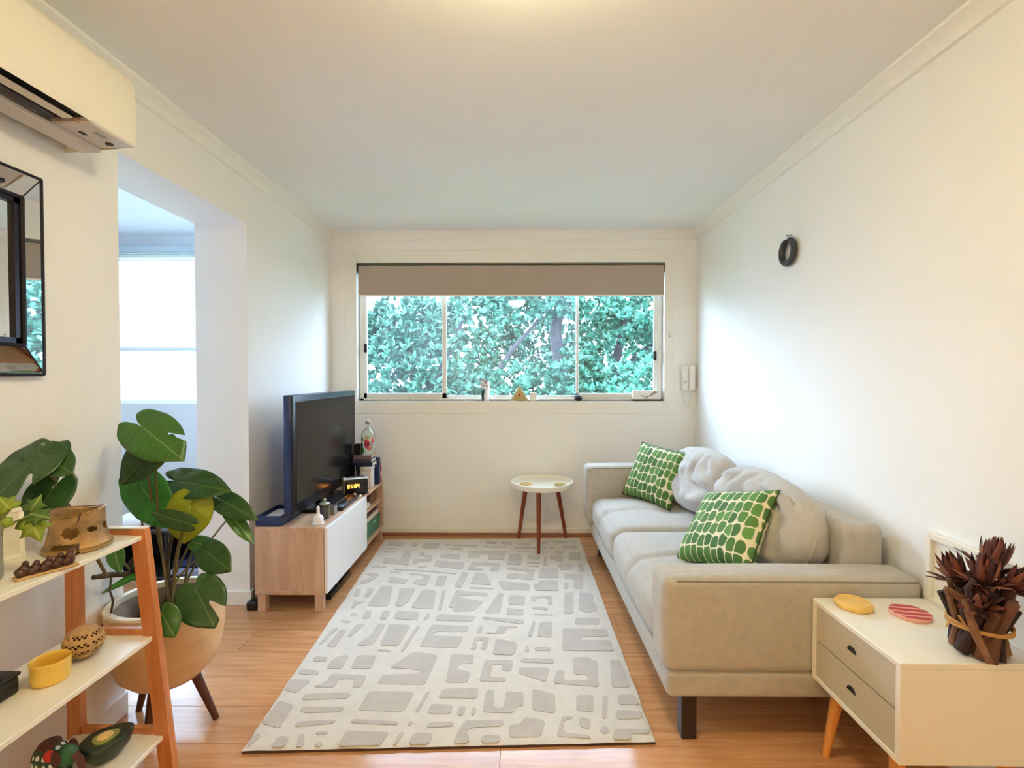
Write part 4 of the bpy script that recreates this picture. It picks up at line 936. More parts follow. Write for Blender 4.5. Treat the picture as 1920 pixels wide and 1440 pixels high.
# inside the open end of the bench
ib = .1224
gbx = thing('green_box', 'dark green board game box in the open end of the bench', 'box', (-1.26, 3.59, ib))
MB().box(-1.43, -1.095, 3.365, 3.81, ib, ib+.085, .002, 1).build('tray', mat('green_card', srgb(24, 108, 84), .4), gbx)
MB().box(-1.432, -1.093, 3.363, 3.812, ib+.06, ib+.112, .002, 1).build('lid', mat('green_card', srgb(24, 108, 84), .4), gbx)
MB().box(-1.0929, -1.0922, 3.62, 3.70, ib+.075, ib+.088).build('printed_stripe', mat('pale_green_print', srgb(130, 200, 180), .4), gbx)
MB().box(-1.0929, -1.0922, 3.44, 3.50, ib+.082, ib+.090).build('printed_stripe', mat('gold_print', srgb(200, 190, 100), .4), gbx)
for k, (h0, h1, c, lb) in enumerate(((.1125, .135, (34, 30, 32), 'black magazine on the green box in the bench'), (.1352, .154, (196, 176, 168), 'pale magazine on the black one in the bench'), (.1542, .17, (90, 62, 56), 'brown magazine under the inner shelf of the bench'))):
    mg = thing('magazine', lb, 'magazine', (-1.25, 3.58, ib+h0), group='magazines in the bench')
    MB().box(-1.40, -1.10+.008*k, 3.39+.02*k, 3.79-.03*k, ib+h0, ib+h1, .003, 2).build('cover', mat('magazine_%d' % k, srgb(*c), .45), mg)
    MB().box(-1.398, -1.098+.008*k, 3.40+.02*k, 3.78-.03*k, ib+h0+.004, ib+h1-.004).build('pages', m_pages, mg)
uz = .3384
for k, (y0, y1, x1, h, c, lb) in enumerate(((3.40, 3.44, -1.10, .09, (40, 30, 32), 'black leaning binder on the inner shelf of the bench'), (3.46, 3.58, -1.13, .055, (206, 150, 132), 'pink paper packet on the inner shelf of the bench'), (3.47, 3.60, -1.105, .03, (214, 210, 206), 'white packet in front on the inner shelf'), (3.66, 3.80, -1.12, .07, (120, 76, 56), 'brown box at far end of the inner shelf'))):
    pkk = thing(['binder', 'paper_packet', 'paper_packet', 'brown_box'][k], lb, ['binder', 'packet', 'packet', 'box'][k], (-1.2, (y0+y1)/2, uz))
    z0 = uz + (.0305 if k == 1 else 0)
    MB().soft(x1-.2, x1, y0, y1, z0, z0+h, .006, 5).build('body', mat('packet_%d' % k, srgb(*c), .5, var=.15, vscale=30), pkk)
    MB().box(x1-.06, x1-.02, y0+.006, y1-.006, z0+h-.001, z0+h+.002, .001, 1).build('flap', m_pages, pkk)
# under the bench
ps = thing('power_strip', 'black power strip lying on the floor under the bench', 'power strip', (-1.17, 3.0, 0))
MB().box(-1.145, -1.095, 2.80, 3.14, .0004, .04, .006, 2).build('body', m_tvk, ps)
for k in range(4): MB().tube([(-1.12, 2.84+k*.08, .04), (-1.12, 2.84+k*.08, .043)], .018, 16).build('socket', m_dark, ps)
b = MB(); b.box(-1.135, -1.105, 2.90, 2.945, .0432, .07, .006, 2); b.tube([(-1.12, 2.92, .07), (-1.13, 2.94, .082), (-1.19, 2.98, .06), (-1.25, 3.05, .006)], .004, 8); b.build('plug', m_tvk, ps)
cb2 = thing('black_cable_box', 'black adapter with cable on the floor left of the bench leg', 'adapter', (-1.49, 2.70, 0))
MB().box(-1.524, -1.466, 2.66, 2.72, .0004, .05, .010, 3).build('adapter', m_tvk, cb2)
MB().tube([(-1.50, 2.70, .05), (-1.505, 2.73, .12), (-1.50, 2.78, .3), (-1.49, 2.86, .47)], .006, 8).build('cable', m_tvk, cb2, smooth=60)

# ================================================================== RUG
m_rug = mat('cream_pile', srgb(216, 208, 198), .95, var=.05, vscale=18, bump=.9, bscale=420, sheen=.3)
m_pat = mat('grey_beige_pile', srgb(190, 181, 173), .95, var=.06, vscale=18, bump=.9, bscale=420, sheen=.3)
RUG = [(-.963, 1.647), (.498, 1.705), (.505, 3.867), (-1.056, 3.814)]
rgt = thing('rug', 'cream pile rug with a grey-beige broken block pattern', 'rug', (-.25, 2.75, 0))
b = MB()
def rp(u, v):
    A, B, C, D = [V3((*p, 0)) for p in RUG]; p = (A*(1-u)+B*u)*(1-v) + (D*(1-u)+C*u)*v
    wob = .004*noise.noise(V3((u*14, v*20, 3)))
    return p, wob
def top(u, v):
    p, wob = rp(u, v); e = min(u, 1-u, v, 1-v); z = .0145 if e > .0005 else .010
    if e < .0005: p = p + V3((wob, wob, 0))
    return p + V3((0, 0, z + .0008*noise.noise(V3((u*60, v*90, 0)))))
b.grid(60, 90, top); b.build('pile', m_rug, rgt, smooth=60)
b = MB(); q = [(p[0]*1.0, p[1]) for p in RUG]; b.prism(q, .0003, .009); b.build('backing', mat('brown_binding', srgb(74, 48, 36), .9), rgt)
PAT = """-1008,3733 -873,3727 -869,3668 -907,3653 -994,3674
-808,3720 -772,3721 -770,3648 -805,3647
-728,3721 -595,3723 -594,3593 -726,3620
-552,3716 -518,3716 -519,3665 -555,3664
-501,3687 -300,3689 -302,3645 -502,3657
-533,3621 -411,3616 -411,3574 -534,3593
-994,3617 -923,3618 -921,3590 -992,3589
-994,3561 -901,3548 -904,3521 -990,3521
-839,3563 -790,3556 -745,3280 -800,3297 -934,3313 -952,3411 -893,3405 -828,3381
-714,3537 -680,3517 -678,3477 -607,3465 -605,3358 -691,3352 -698,3315 -729,3309 -735,3394 -657,3395 -659,3445 -712,3464
-552,3498 -406,3493 -407,3397 -556,3421
-572,3371 -364,3331 -365,3215 -569,3270
-674,3269 -618,3264 -618,3241 -673,3240
-827,3222 -568,3191 -398,3149 -400,3137 -574,3172 -827,3203
-843,3177 -769,3167 -768,3146 -842,3156
-995,3266 -894,3267 -895,3238 -991,3237
-996,3154 -909,3144 -907,3092 -921,3051 -940,3001 -987,2971 -995,3040 -972,3050 -945,3102 -989,3122
-824,3082 -702,3058 -699,2989 -815,3007
-703,3152 -561,3121 -569,2961 -650,2989 -653,3043 -604,3054 -610,3115 -703,3130
-515,3111 -451,3107 -456,2953 -510,2957
-363,3171 -317,3161 -342,2935 -390,2954
-987,2915 -953,2911 -936,2809 -970,2817
-917,2920 -878,2921 -871,2810 -902,2809
-849,2963 -771,2945 -737,2769 -737,2688 -855,2699 -842,2880
-724,2932 -621,2919 -629,2745 -651,2693 -693,2696 -703,2828
-576,2910 -489,2893 -471,2663 -598,2678
-452,2902 -432,2902 -421,2653 -441,2660
-370,2898 -173,2864 -179,2825 -330,2832 -336,2802 -194,2758 -241,2643 -356,2638 -353,2676 -388,2684
-945,2754 -876,2751 -883,2726 -912,2726 -916,2671 -935,2670
-917,2617 -875,2614 -868,2581 -904,2581
-838,2645 -801,2637 -797,2553 -838,2553
-744,2645 -702,2642 -702,2547 -739,2550
-666,2646 -537,2625 -534,2542 -666,2555
-492,2614 -471,2611 -485,2539 -502,2542
-422,2611 -222,2584 -235,2531 -439,2539
-243,3764 -159,3762 -161,3705 -245,3719
-122,3765 -38,3758 -37,3699 -125,3712
-252,3667 -72,3647 -77,3626 -253,3638
20,3721 108,3715 105,3693 17,3692
-16,3648 147,3642 145,3607 -26,3605
4,3564 99,3558 95,3531 2,3537
199,3768 246,3769 240,3709 196,3708
198,3657 221,3658 213,3594 195,3601
249,3651 287,3644 283,3602 246,3608
283,3769 410,3770 401,3740 321,3717
441,3771 462,3771 464,3741 443,3740
343,3680 466,3674 459,3603 352,3609
279,3574 350,3568 346,3501 272,3513
385,3541 466,3535 460,3400 372,3399
-354,3561 -78,3557 -91,3394 -205,3393 -200,3482 -270,3495 -266,3418 -357,3417
-50,3503 38,3485 29,3287 -70,3304
82,3485 172,3473 165,3397 75,3408
74,3359 163,3342 162,3318 69,3329
68,3294 155,3277 152,3260 66,3276
200,3467 219,3461 207,3301 225,3289 183,3289
239,3474 338,3468 323,3356 264,3386 236,3416
287,3325 389,3320 373,3223 291,3211
426,3321 455,3315 458,3185 406,3184
-311,3355 -110,3321 -123,3190 -180,3200 -167,3297 -282,3290 -287,3250 -225,3239 -231,3200 -338,3210
-33,3258 125,3215 102,3056 38,3060 -72,3085 -58,3158 74,3143 79,3176 -68,3224 -62,3252
162,3237 279,3233 273,3088 137,3087
308,3151 438,3142 407,2929 348,2933 368,3064 310,3083
298,3013 328,3014 319,2928 290,2928
-120,3034 79,2996 83,2903 -86,2910
144,3046 265,3042 255,2900 113,2899 104,2992 138,3007
-294,2945 -140,2937 -140,2919 -292,2927
-279,3151 -210,3146 -153,2975 -291,2988
-109,2869 -79,2861 -92,2622 -177,2621
-48,2839 51,2827 43,2712 -48,2723
-57,2679 39,2665 34,2601 -55,2608
86,2828 213,2833 206,2729 179,2729 182,2803 117,2802 112,2761 84,2760
90,2700 143,2693 174,2674 169,2658 89,2673
95,2616 201,2614 200,2601 94,2604
287,2873 341,2874 313,2622 256,2622
375,2874 452,2866 456,2814 435,2780 454,2732 450,2661 386,2630 348,2668
316,2571 446,2573 438,2507 305,2509
-181,2581 41,2548 31,2506 -185,2559
-938,2532 -883,2529 -882,2511 -934,2515
-949,2456 -923,2456 -953,2302 -966,2309
-910,2444 -876,2441 -876,2281 -921,2288
-842,2499 -798,2499 -833,2370 -853,2382
-733,2504 -691,2501 -698,2319 -722,2297 -784,2300 -739,2379
-671,2501 -558,2489 -572,2299 -665,2298
-522,2485 -504,2490 -537,2253 -554,2250
-450,2494 -251,2484 -258,2427 -417,2429 -423,2390 -266,2380 -287,2280 -332,2283 -470,2293
-666,2266 -620,2266 -595,2253 -598,2242 -621,2252 -664,2252
-943,2205 -878,2199 -873,2167 -939,2169
-831,2210 -785,2217 -781,2114 -852,2114 -852,2173
-744,2217 -657,2215 -651,2116 -744,2115
-492,2243 -399,2234 -368,2211 -391,2008 -593,2009 -586,2072 -430,2079 -429,2109 -572,2123
-966,2110 -877,2098 -871,2066 -957,2074 -969,2091
-814,2075 -654,2068 -653,1987 -691,1984 -702,2042 -768,2041 -765,1986 -861,1987 -812,2024
-197,2484 -176,2484 -182,2416 -207,2415
-157,2425 -106,2421 -98,2485 1,2486 1,2471 -56,2465 -60,2412 -156,2411
-212,2383 -136,2379 -147,2269 -171,2269 -167,2351 -192,2351 -193,2273 -221,2268
-103,2365 1,2331 6,2309 -15,2225 -114,2228
87,2538 100,2538 76,2385 52,2390
124,2533 190,2528 176,2377 102,2386
45,2305 59,2301 58,2250 37,2250
93,2297 165,2293 163,2260 82,2263
239,2463 461,2460 464,2394 317,2383 318,2356 466,2357 467,2263 215,2264
24,2202 172,2195 169,2161 17,2171
10,2129 149,2127 123,2028 6,2089
-309,2230 -198,2223 -199,2157 -260,2156 -266,2115 -204,2094 -212,2022 -302,2021
-146,2184 -15,2182 -25,2100 -65,2106 -60,2147 -108,2154 -118,2060 -47,2057 -50,2030 -162,2032
259,2212 341,2213 346,2189 370,2182 346,1998 154,2022 179,2113 214,2109 199,2043 306,2044 311,2078 249,2085
430,2194 475,2190 480,1999 396,1998
-977,2038 -883,2032 -912,1945 -968,1969
-869,1945 -682,1951 -684,1917 -873,1905
-847,1866 -680,1868 -683,1839 -825,1832 -848,1844
-829,1784 -687,1797 -689,1777 -830,1758
-959,1901 -887,1875 -880,1749 -959,1774
-963,1723 -927,1718 -944,1661 -965,1671
-865,1711 -823,1709 -815,1639 -869,1639
-797,1722 -773,1723 -746,1640 -779,1640 -780,1672
-737,1734 -695,1737 -693,1723 -733,1720
-715,1683 -691,1686 -690,1646 -709,1645
-630,1741 -468,1734 -492,1643 -635,1644
-626,1801 -447,1788 -447,1771 -538,1775 -631,1783
-612,1962 -423,1960 -441,1842 -623,1849
-373,1964 -359,1964 -384,1839 -399,1839
-408,1791 -391,1791 -398,1768 -411,1768
-428,1734 -411,1734 -434,1648 -449,1648
-378,1732 -304,1730 -314,1649 -391,1649
-307,1979 -159,1988 -161,1922 -323,1924
-344,1886 -253,1883 -255,1831 -346,1833
-229,1874 -201,1874 -205,1825 -232,1825
-178,1871 -159,1871 -164,1825 -178,1825
-331,1789 -239,1790 -238,1766 -337,1759
-127,1973 -93,1974 -92,1868 -53,1865 -44,1967 31,1960 23,1876 -7,1873 -9,1840 -134,1842
66,1986 158,1951 149,1838 59,1857
244,1948 315,1945 297,1849 232,1855
350,1942 374,1942 342,1812 325,1811
418,1950 483,1950 489,1891 404,1893
388,1860 489,1854 480,1813 377,1809
-200,1797 -49,1801 -52,1768 -169,1761 -189,1740 -171,1712 -172,1658 -233,1657 -218,1734
-126,1724 -58,1724 -66,1661 -129,1661
27,1818 110,1800 86,1717 -28,1713 -27,1777 17,1784
175,1826 217,1823 213,1810 182,1807 171,1741 267,1725 265,1711 144,1721
237,1820 282,1811 272,1756 231,1771
313,1769 343,1769 336,1734 305,1737
363,1760 492,1759 481,1735 414,1738 417,1696 341,1695
-46,1675 82,1679 78,1668 -49,1662"""
def clip(P, inset=.007):
    for i in range(4):
        A, B = V3((*RUG[i], 0)), V3((*RUG[(i+1) % 4], 0)); n_ = V3((-(B-A).y, (B-A).x, 0)).normalized()
        dist = lambda p: (V3((*p, 0))-A).dot(n_) - inset
        out = []
        for k in range(len(P)):
            a, c = P[k-1], P[k]; da, dc = dist(a), dist(c)
            if (da >= 0) != (dc >= 0): t = da/(da-dc); out.append((a[0]+(c[0]-a[0])*t, a[1]+(c[1]-a[1])*t))
            if dc >= 0: out.append(c)
        P = out
        if len(P) < 3: break
    return P
b = MB()
for ln in PAT.split('\n'):
    P = clip([tuple(float(c)/1000 for c in q.split(',')) for q in ln.split()])
    if len(P) < 3: continue
    # round the corners a little, as tufts do
    Q = []
    for i in range(len(P)):
        p0, p1, p2 = V3((*P[i-1], 0)), V3((*P[i], 0)), V3((*P[(i+1) % len(P)], 0))
        d0 = min(.010, (p0-p1).length*.3); d2 = min(.010, (p2-p1).length*.3)
        Q.append(p1 + (p0-p1).normalized()*d0); Q.append(p1 + (p2-p1).normalized()*d2)
    a_ = [b.bm.verts.new((p.x, p.y, .0166)) for p in Q]; c_ = [b.bm.verts.new((p.x, p.y, .011)) for p in Q]
    try:
        b.bm.faces.new(a_)
        for i in range(len(Q)): b.bm.faces.new((a_[i], c_[i], c_[(i+1) % len(Q)], a_[(i+1) % len(Q)]))
    except ValueError: pass
bmesh.ops.triangulate(b.bm, faces=[f for f in b.bm.faces if len(f.verts) > 4])
b.build('block_pattern', m_pat, rgt, smooth=30)

# ================================================================== ROUND SIDE TABLE
rt = thing('round_side_table', 'round white tray-top side table with three tapered brown legs', 'table', (.195, 3.70, 0))
tc_ = V3((.195, 3.70, 0)); m_leg2 = wood('reddish_wood', srgb(112, 46, 26), srgb(146, 70, 40), .4, (20, 20, 2))
MB().lathe([(0, .468), (.215, .468), (.232, .474), (.238, .49), (.240, .512), (.236, .514), (.231, .510), (.226, .492), (.215, .486), (0, .486)], tc_, 64).build('tray_top', m_white, rt)
for fx, fy, tx, ty in ((.16, 3.50, .165, 3.60), (.013, 3.865, .075, 3.78), (.400, 3.868, .315, 3.785)):
    MB().tube([(tx, ty, .468), ((fx+tx)/2, (fy+ty)/2, .24), (fx, fy, .0172 if fy < 3.8 else .001)], [.019, .016, .012], 14).build('leg', m_leg2, rt)
for x, y, c, lb in ((.072, 3.68, (214, 176, 112), 'golden round cork coaster left on the round side table'), (.33, 3.66, (176, 160, 96), 'olive gold coaster right on the round side table')):
    co = thing('coaster', lb, 'coaster', (x, y, .4863), group='coasters on the round table')
    MB().lathe([(0, 0), (.043, 0), (.045, .002), (.045, .006), (.043, .008), (0, .008)], (x, y, .4863), 32).build('disc', mat('coaster_%d' % c[0], srgb(*c), .5, var=.15, vscale=30), co)
    MB().lathe([(.030, .008), (.033, .008), (.033, .0092), (.030, .0092)], (x, y, .4863), 32).build('printed_ring', mat('coaster_ring_%d' % c[0], srgb(*[min(255, q+24) for q in c]), .5), co)

# ================================================================== SOFA
m_sofa = mat('grey_sofa_weave', srgb(182, 176, 168), .9, var=.07, vscale=30, bump=.5, bscale=480, sheen=.25)
m_pipe = mat('sofa_piping', srgb(138, 130, 118), .9)
sf = thing('sofa', 'long grey fabric three-seat sofa with low arms along right wall', 'sofa', (.98, 2.6, 0))
SX0, SX1, SY0, SY1 = .53, 1.45, 1.705, 3.60; BX1 = 1.43
AN = 1.865; AF = 3.435
MB().soft(SX0+.012, SX1, SY0+.006, SY1, .162, .262, .022, 8).build('base_rail', m_sofa, sf)
def arm(y0, y1, zt, nm):
    def f(p, u, v, w_):
        if w_ > 0: p.z += .008*(1-u*u)*(1-v*v)
        p.x += .006*(1-w_*w_)*(-1 if u < 0 else 0)
        if w_ < 0 and u < 0: p.x += .004
        return p
    o = MB().soft(SX0-.004 if y0 < 2 else SX0-.03, SX1, y0, y1, .258, zt, .030, 12, f).build('arm', m_sofa, sf, smooth=60)
    b = MB(); x0 = (SX0 if y0 < 2 else SX0-.026)+.004; r_ = .03
    yy = y0 + .006; pts = [(SX1-.02, yy, zt-.014), (x0+.05, yy, zt-.012), (x0+.012, yy+.004, zt-.022)]
    b.tube(pts, .0035, 7); b.tube([(x0+.05, yy, zt-.012), (x0+.012, yy+.03, zt-.008), (x0+.004, y1-.03, zt-.010), (x0+.004, y1-.006, zt-.04)], .0032, 7)
    b.build('piping', m_pipe, o, smooth=60)
arm(SY0, AN, .600, 'near'); arm(AF, SY1, .672, 'far')
MB().soft(1.275, BX1, AN-.002, AF+.01, .262, .742, .032, 10).build('backrest', m_sofa, sf, smooth=60)
YM = 2.70
def seat(y0, y1):
    cy = (y0+y1)/2; tx = .98
    def f(p, u, v, w_):
        if w_ > .0:
            p.z += .022*(1-u**4)*(1-v**4)*max(0, w_)
            d = math.hypot((p.x-tx)/.10, (p.y-cy)/.09); p.z -= .028*math.exp(-d*d)
            if p.x < tx: p.z -= .016*math.exp(-((p.y-cy-.015*math.sin(p.x*9))/.022)**2)*min(1, (tx-p.x)*5)
        if u < 0: p.x -= .018*(1-v**4)*(1-w_*w_) - .0; 
        if u < -.9: p.x += .010*math.exp(-((p.y-cy)/.03)**2)*(w_*.5+.5)
        return p
    o = MB().soft(SX0+.012, 1.32, y0+.003, y1-.003, .258, .452, .055, 40, f).build('seat_cushion', m_sofa, sf, smooth=70)
    b = MB(); b.lathe([(0, .005), (.008, .004), (.012, .0), (.010, -.004)], (tx, cy, .444), 16); b.build('button', m_sofa, o)
seat(AN, YM); seat(YM, AF)
m_dleg = mat('dark_sofa_leg', srgb(38, 24, 24), .4)
for x in (.60, 1.34):
    for y in (1.73, 3.49): MB().box(x, x+.055, y, y+.05, 0, .165, .003, 1).build('leg', m_dleg, sf)
# cushions
def pillow_mesh(wd, ht, th, wr=0, seed=0, pinch=.10, pw_=.5, rnd=0):
    b = MB(); N = 45
    for sg in (1, -1):
        def P(u, v):
            a = u*2-1; c = v*2-1
            x = wd/2*a*(1 - pinch*(1-c*c)*abs(a)); y = ht/2*c*(1 - pinch*(1-a*a)*abs(c))
            x *= math.sqrt(1-rnd*c*c/2); y *= math.sqrt(1-rnd*a*a/2)
            z = th/2*((1-a**4)*(1-c**4))**pw_*(1+.18*(-c))
            if wr:
                nn = noise.noise(V3((a*1.3+seed, c*1.1, seed))); k = a*5.0 + c*2.6 + 3.0*nn + seed
                z += wr*(1-a**6)*(1-c**6)*((abs(math.sin(k*1.6)))**.6 - .6) * (0.35+.65*abs(noise.noise(V3((a*1.7, c*1.9, seed+5))))*2)
                z += wr*.8*noise.noise(V3((a*2.5+9, c*2.5, seed)))*(1-a**4)*(1-c**4)
            return V3((x, y, sg*max(z, 0)))
        b.grid(N, N, P)
    bmesh.ops.remove_doubles(b.bm, verts=b.bm.verts, dist=1e-5); return b
def cushion(name, label, group, m, loc, wd, ht, th, lean, yaw, roll, wr=0, seed=0, pipe=None, pinch=.1, pw_=.5, rnd=0):
    """local x = width, y = height, z = thickness; stood up leaning back by `lean`, turned by `yaw`"""
    t_ = thing(name, label, 'cushion', loc, group=group)
    o = pillow_mesh(wd, ht, th, wr, seed, pinch, pw_, rnd).build('cover', m, t_, smooth=80, local=True)
    M = RZ(yaw) @ RX(90-lean) @ RZ(roll) @ T(0, ht/2, 0); o.matrix_local = M
    b = MB(); pts = []
    for k in range(81):
        s = k/80*4; i = int(s) % 4; f = s-int(s); e = -1+2*f
        a, c = [(e, -1), (1, e), (-e, 1), (-1, -e)][i]
        pts.append((wd/2*a*(1-pinch*(1-c*c)*abs(a))*math.sqrt(1-rnd*c*c/2), ht/2*c*(1-pinch*(1-a*a)*abs(c))*math.sqrt(1-rnd*a*a/2), 0))
    b.tube(pts, .003, 6, False); q = b.build('seam', pipe or m, o, smooth=60, local=True)
    return t_
m_back = mat('grey_back_cushion', srgb(186, 181, 176), .9, var=.05, vscale=24, bump=.4, bscale=420, sheen=.25)
m_leafp = cells_mat('green_leaf_print', srgb(226, 216, 184), srgb(50, 92, 36), srgb(92, 138, 62), 20, .53, (1.3, .80, 1), .75, .35)
m_gpipe = mat('dark_green_seam', srgb(48, 62, 40), .8)
cushion('back_cushion', 'slouching grey back cushion at the window end of the sofa', 'grey back cushions on the sofa', m_back, (1.115, 3.06, .458), .78, .42, .24, 16, -90, 3, .055, 3, None, .02, .42, .75)
cushion('back_cushion', 'large wrinkled grey back cushion in the near half of sofa', 'grey back cushions on the sofa', m_back, (1.13, 2.33, .458), .84, .41, .25, 16, -90, -3, .058, 8, None, .02, .42, .8)
cushion('leaf_print_cushion', 'green leaf-print cushion leaning at the window end of the sofa', 'green leaf-print cushions', m_leafp, (.87, 3.25, .468), .40, .40, .12, 26, -52, -5, 0, 0, m_gpipe, .06)
cushion('leaf_print_cushion', 'green leaf-print cushion behind the near sofa arm', 'green leaf-print cushions', m_leafp, (.835, 2.07, .500), .40, .40, .13, 42, -76, 18, 0, 0, m_gpipe, .06)

# ================================================================== BEDSIDE TABLE AND WHAT STANDS ON IT
ns = thing('bedside_table', 'white bedside table with two drawers and splayed wooden legs', 'table', (1.25, 1.515, 0))
NX0, NX1, NY0, NY1, NZ0, NZ1 = 1.05, 1.452, 1.31, 1.70, .252, .537
t_ = .017
MB().box(NX0, NX1, NY0, NY1, NZ1-t_, NZ1, .002, 1).build('top_panel', m_white, ns); MB().box(NX0, NX1, NY0, NY1, NZ0, NZ0+t_, .002, 1).build('bottom_panel', m_white, ns)
for y in (NY0, NY1-t_): MB().box(NX0, NX1, y, y+t_, NZ0+t_, NZ1-t_, .001, 1).build('side_panel', m_white, ns)
MB().box(NX1-.01, NX1, NY0+t_, NY1-t_, NZ0+t_, NZ1-t_).build('back_panel', m_white, ns)
zm = (NZ0+NZ1)/2; m_drw = mat('putty_drawer_front', srgb(196, 186, 164), .5)
for z0, z1 in ((NZ0+t_+.001, zm-.002), (zm+.002, NZ1-t_-.001)):
    d = MB().box(NX0+.004, NX0+.022, NY0+t_+.001, NY1-t_-.001, z0, z1, .001, 1).build('drawer', m_drw, ns)
    zc = (z0+z1)/2-.002
    b = MB(); b.prism([(.019*math.cos(math.pi*k/12), .017*math.sin(math.pi*k/12)) for k in range(13)], 0, .002, T(NX0+.0035, 1.505, zc) @ RZ(-90) @ RX(90)); b.build('finger_hole', m_dark, d)
m_pine = wood('honey_pine', srgb(198, 128, 56), srgb(222, 156, 82), .4, (16, 16, 2))
for x, y, dx, dy in ((1.10, 1.63, -.025, .03), (1.10, 1.38, -.025, -.03), (1.40, 1.63, .02, .03), (1.40, 1.38, .02, -.03)):
    MB().tube([(x, y, NZ0), (x+dx, y+dy, 0)], [.021, .0125], 16).build('leg', m_pine, ns)
nz = NZ1 + .0003
wc = thing('yellow_coaster', 'pale yellow round wax disc on the bedside table', 'coaster', (1.165, 1.62, nz))
MB().lathe([(0, 0), (.052, 0), (.056, .004), (.056, .014), (.052, .018), (.044, .019), (0, .017)], (1.148, 1.635, nz), 40).build('disc', mat('yellow_wax', srgb(232, 190, 104), .45, var=.06, vscale=40), wc)
MB().lathe([(.047, .0188), (.049, .021), (.051, .0188)], (1.148, 1.635, nz), 40).build('rim', mat('yellow_wax', srgb(232, 190, 104), .45), wc)
rcx = V3((1.292, 1.575, nz)); rs = thing('striped_coaster', 'round coaster with red and pink stripes on the bedside table', 'coaster', rcx)
MB().lathe([(0, 0), (.055, 0), (.057, .003), (.057, .010), (.055, .012), (0, .012)], rcx, 40).build('disc', mat('pink_enamel', srgb(232, 172, 158), .35), rs)
m_rst = mat('red_enamel', srgb(180, 36, 40), .35)
for k in range(4):
    y0 = -.050 + .028*k; y1 = y0 + .0155; P = []
    for yv in np.linspace(y0, y1, 5): P.append((math.sqrt(max(0, .0555**2-yv*yv)), yv))
    for yv in np.linspace(y1, y0, 5): P.append((-math.sqrt(max(0, .0555**2-yv*yv)), yv))
    MB().prism(P, .012, .0128, Matrix.Translation(rcx) @ RZ(-12)).build('stripe', m_rst, rs)
wpn = thing('white_framed_panel', 'white framed panel leaning on the wall behind the bedside table', 'frame', (1.44, 1.45, nz))
PX, PY0, PY1, PZ = 1.443, 1.16, 1.706, .775
for a in ((PX, PX+.024, PY1-.026, PY1, nz, PZ), (PX, PX+.024, PY0, PY0+.026, nz, PZ), (PX, PX+.024, PY0+.026, PY1-.026, PZ-.022, PZ), (PX, PX+.024, PY0+.026, PY1-.026, nz, nz+.012)):
    MB().box(*a, .002, 1).build('frame_bar', m_white, wpn)
MB().box(PX+.017, PX+.023, PY0+.02, PY1-.02, nz+.01, PZ-.02).build('board', m_white, wpn)

# dried protea bunch tied with twine
db = V3((1.318, 1.37, nz)); pr_ = thing('dried_flower_bundle', 'dried brown protea stems bundled upright with twine on bedside table', 'dried flowers', db)
m_twig = [mat('dried_stem_%d' % k, srgb(*c), .8, var=.3, vscale=25, bump=.6, bscale=80) for k, c in enumerate(((92, 58, 44), (60, 34, 28), (122, 86, 64), (44, 26, 24)))]
m_petal = [mat('dried_petal_%d' % k, srgb(*c), .75, var=.2, vscale=30) for k, c in enumerate(((84, 38, 32), (112, 58, 46), (58, 28, 28), (132, 82, 66)))]
rr_ = random.Random(5)
for k in range(30):
    a = k*2.399; q = .060*math.sqrt((k+.5)/30); lean = .55 + .5*rr_.random()
    p0 = db + V3((math.cos(a)*q*1.05, math.sin(a)*q*1.05, .002+.004*rr_.random())); p1 = db + V3((math.cos(a+.25)*q*.9, math.sin(a+.25)*q*.9, .075)); p2 = db + V3((math.cos(a+.4)*q*(1.2+lean*.4), math.sin(a+.4)*q*(1.2+lean*.4), .145+.05*rr_.random()))
    r0 = .009+.007*rr_.random(); MB().tube([p0, p1, p2], [r0, r0*.95, r0*.8], 8).build('stem', m_twig[k % 4], pr_)
MB().tube([db+V3((-.075, -.02, .004+.012)), db+V3((-.045, -.035, .085)), db+V3((-.06, -.05, .16))], [.012, .012, .010], 9).build('stem', m_twig[3], pr_)
MB().tube([db+V3((-.028, -.062, .006)), db+V3((-.052, -.045, .075)), db+V3((-.078, -.04, .165))], [.010, .011, .009], 9).build('stem', m_twig[2], pr_)
MB().tube([db+V3((-.04, -.02, .15)), db+V3((-.08, -.015, .172)), db+V3((-.105, -.01, .188))], [.009, .008, .005], 8).build('stem', m_twig[2], pr_)
b = MB()
for k in range(3):
    pts = [(db.x+.070*math.cos(t), db.y+.070*math.sin(t), db.z+.078+.004*k+.003*math.sin(2*t+k)) for t in [i*2*math.pi/36 for i in range(37)]]
    b.tube(pts, .0036, 6, False)
b.tube([(db.x-.058, db.y-.025, db.z+.085), (db.x-.075, db.y-.035, db.z+.10), (db.x-.085, db.y-.03, db.z+.118)], .003, 6)
b.tube([(db.x-.058, db.y-.025, db.z+.085), (db.x-.09, db.y-.02, db.z+.095), (db.x-.105, db.y-.02, db.z+.10), (db.x-.112, db.y-.022, db.z+.082)], .002, 6)
b.build('twine', mat('jute_twine', srgb(190, 144, 88), .85, bump=.6, bscale=300), pr_, smooth=60)
def bract(c, d, n, L, wd, m):
    """one stiff pointed petal"""
    d = d.normalized(); n = (n - d*n.dot(d)).normalized(); s = d.cross(n); b = MB()
    def P(u, v): w_ = wd*math.sin(math.pi*min(1, .12+.88*v))**.7*(1-.35*v); return c + d*(L*v) + s*(w_*(u-.5)) + n*(L*.30*v*v + .3*abs(u-.5)*w_)
    b.grid(4, 6, P); o = b.build('petal', m, pr_, smooth=70); q = o.modifiers.new('thickness', 'SOLIDIFY'); q.thickness = .0015
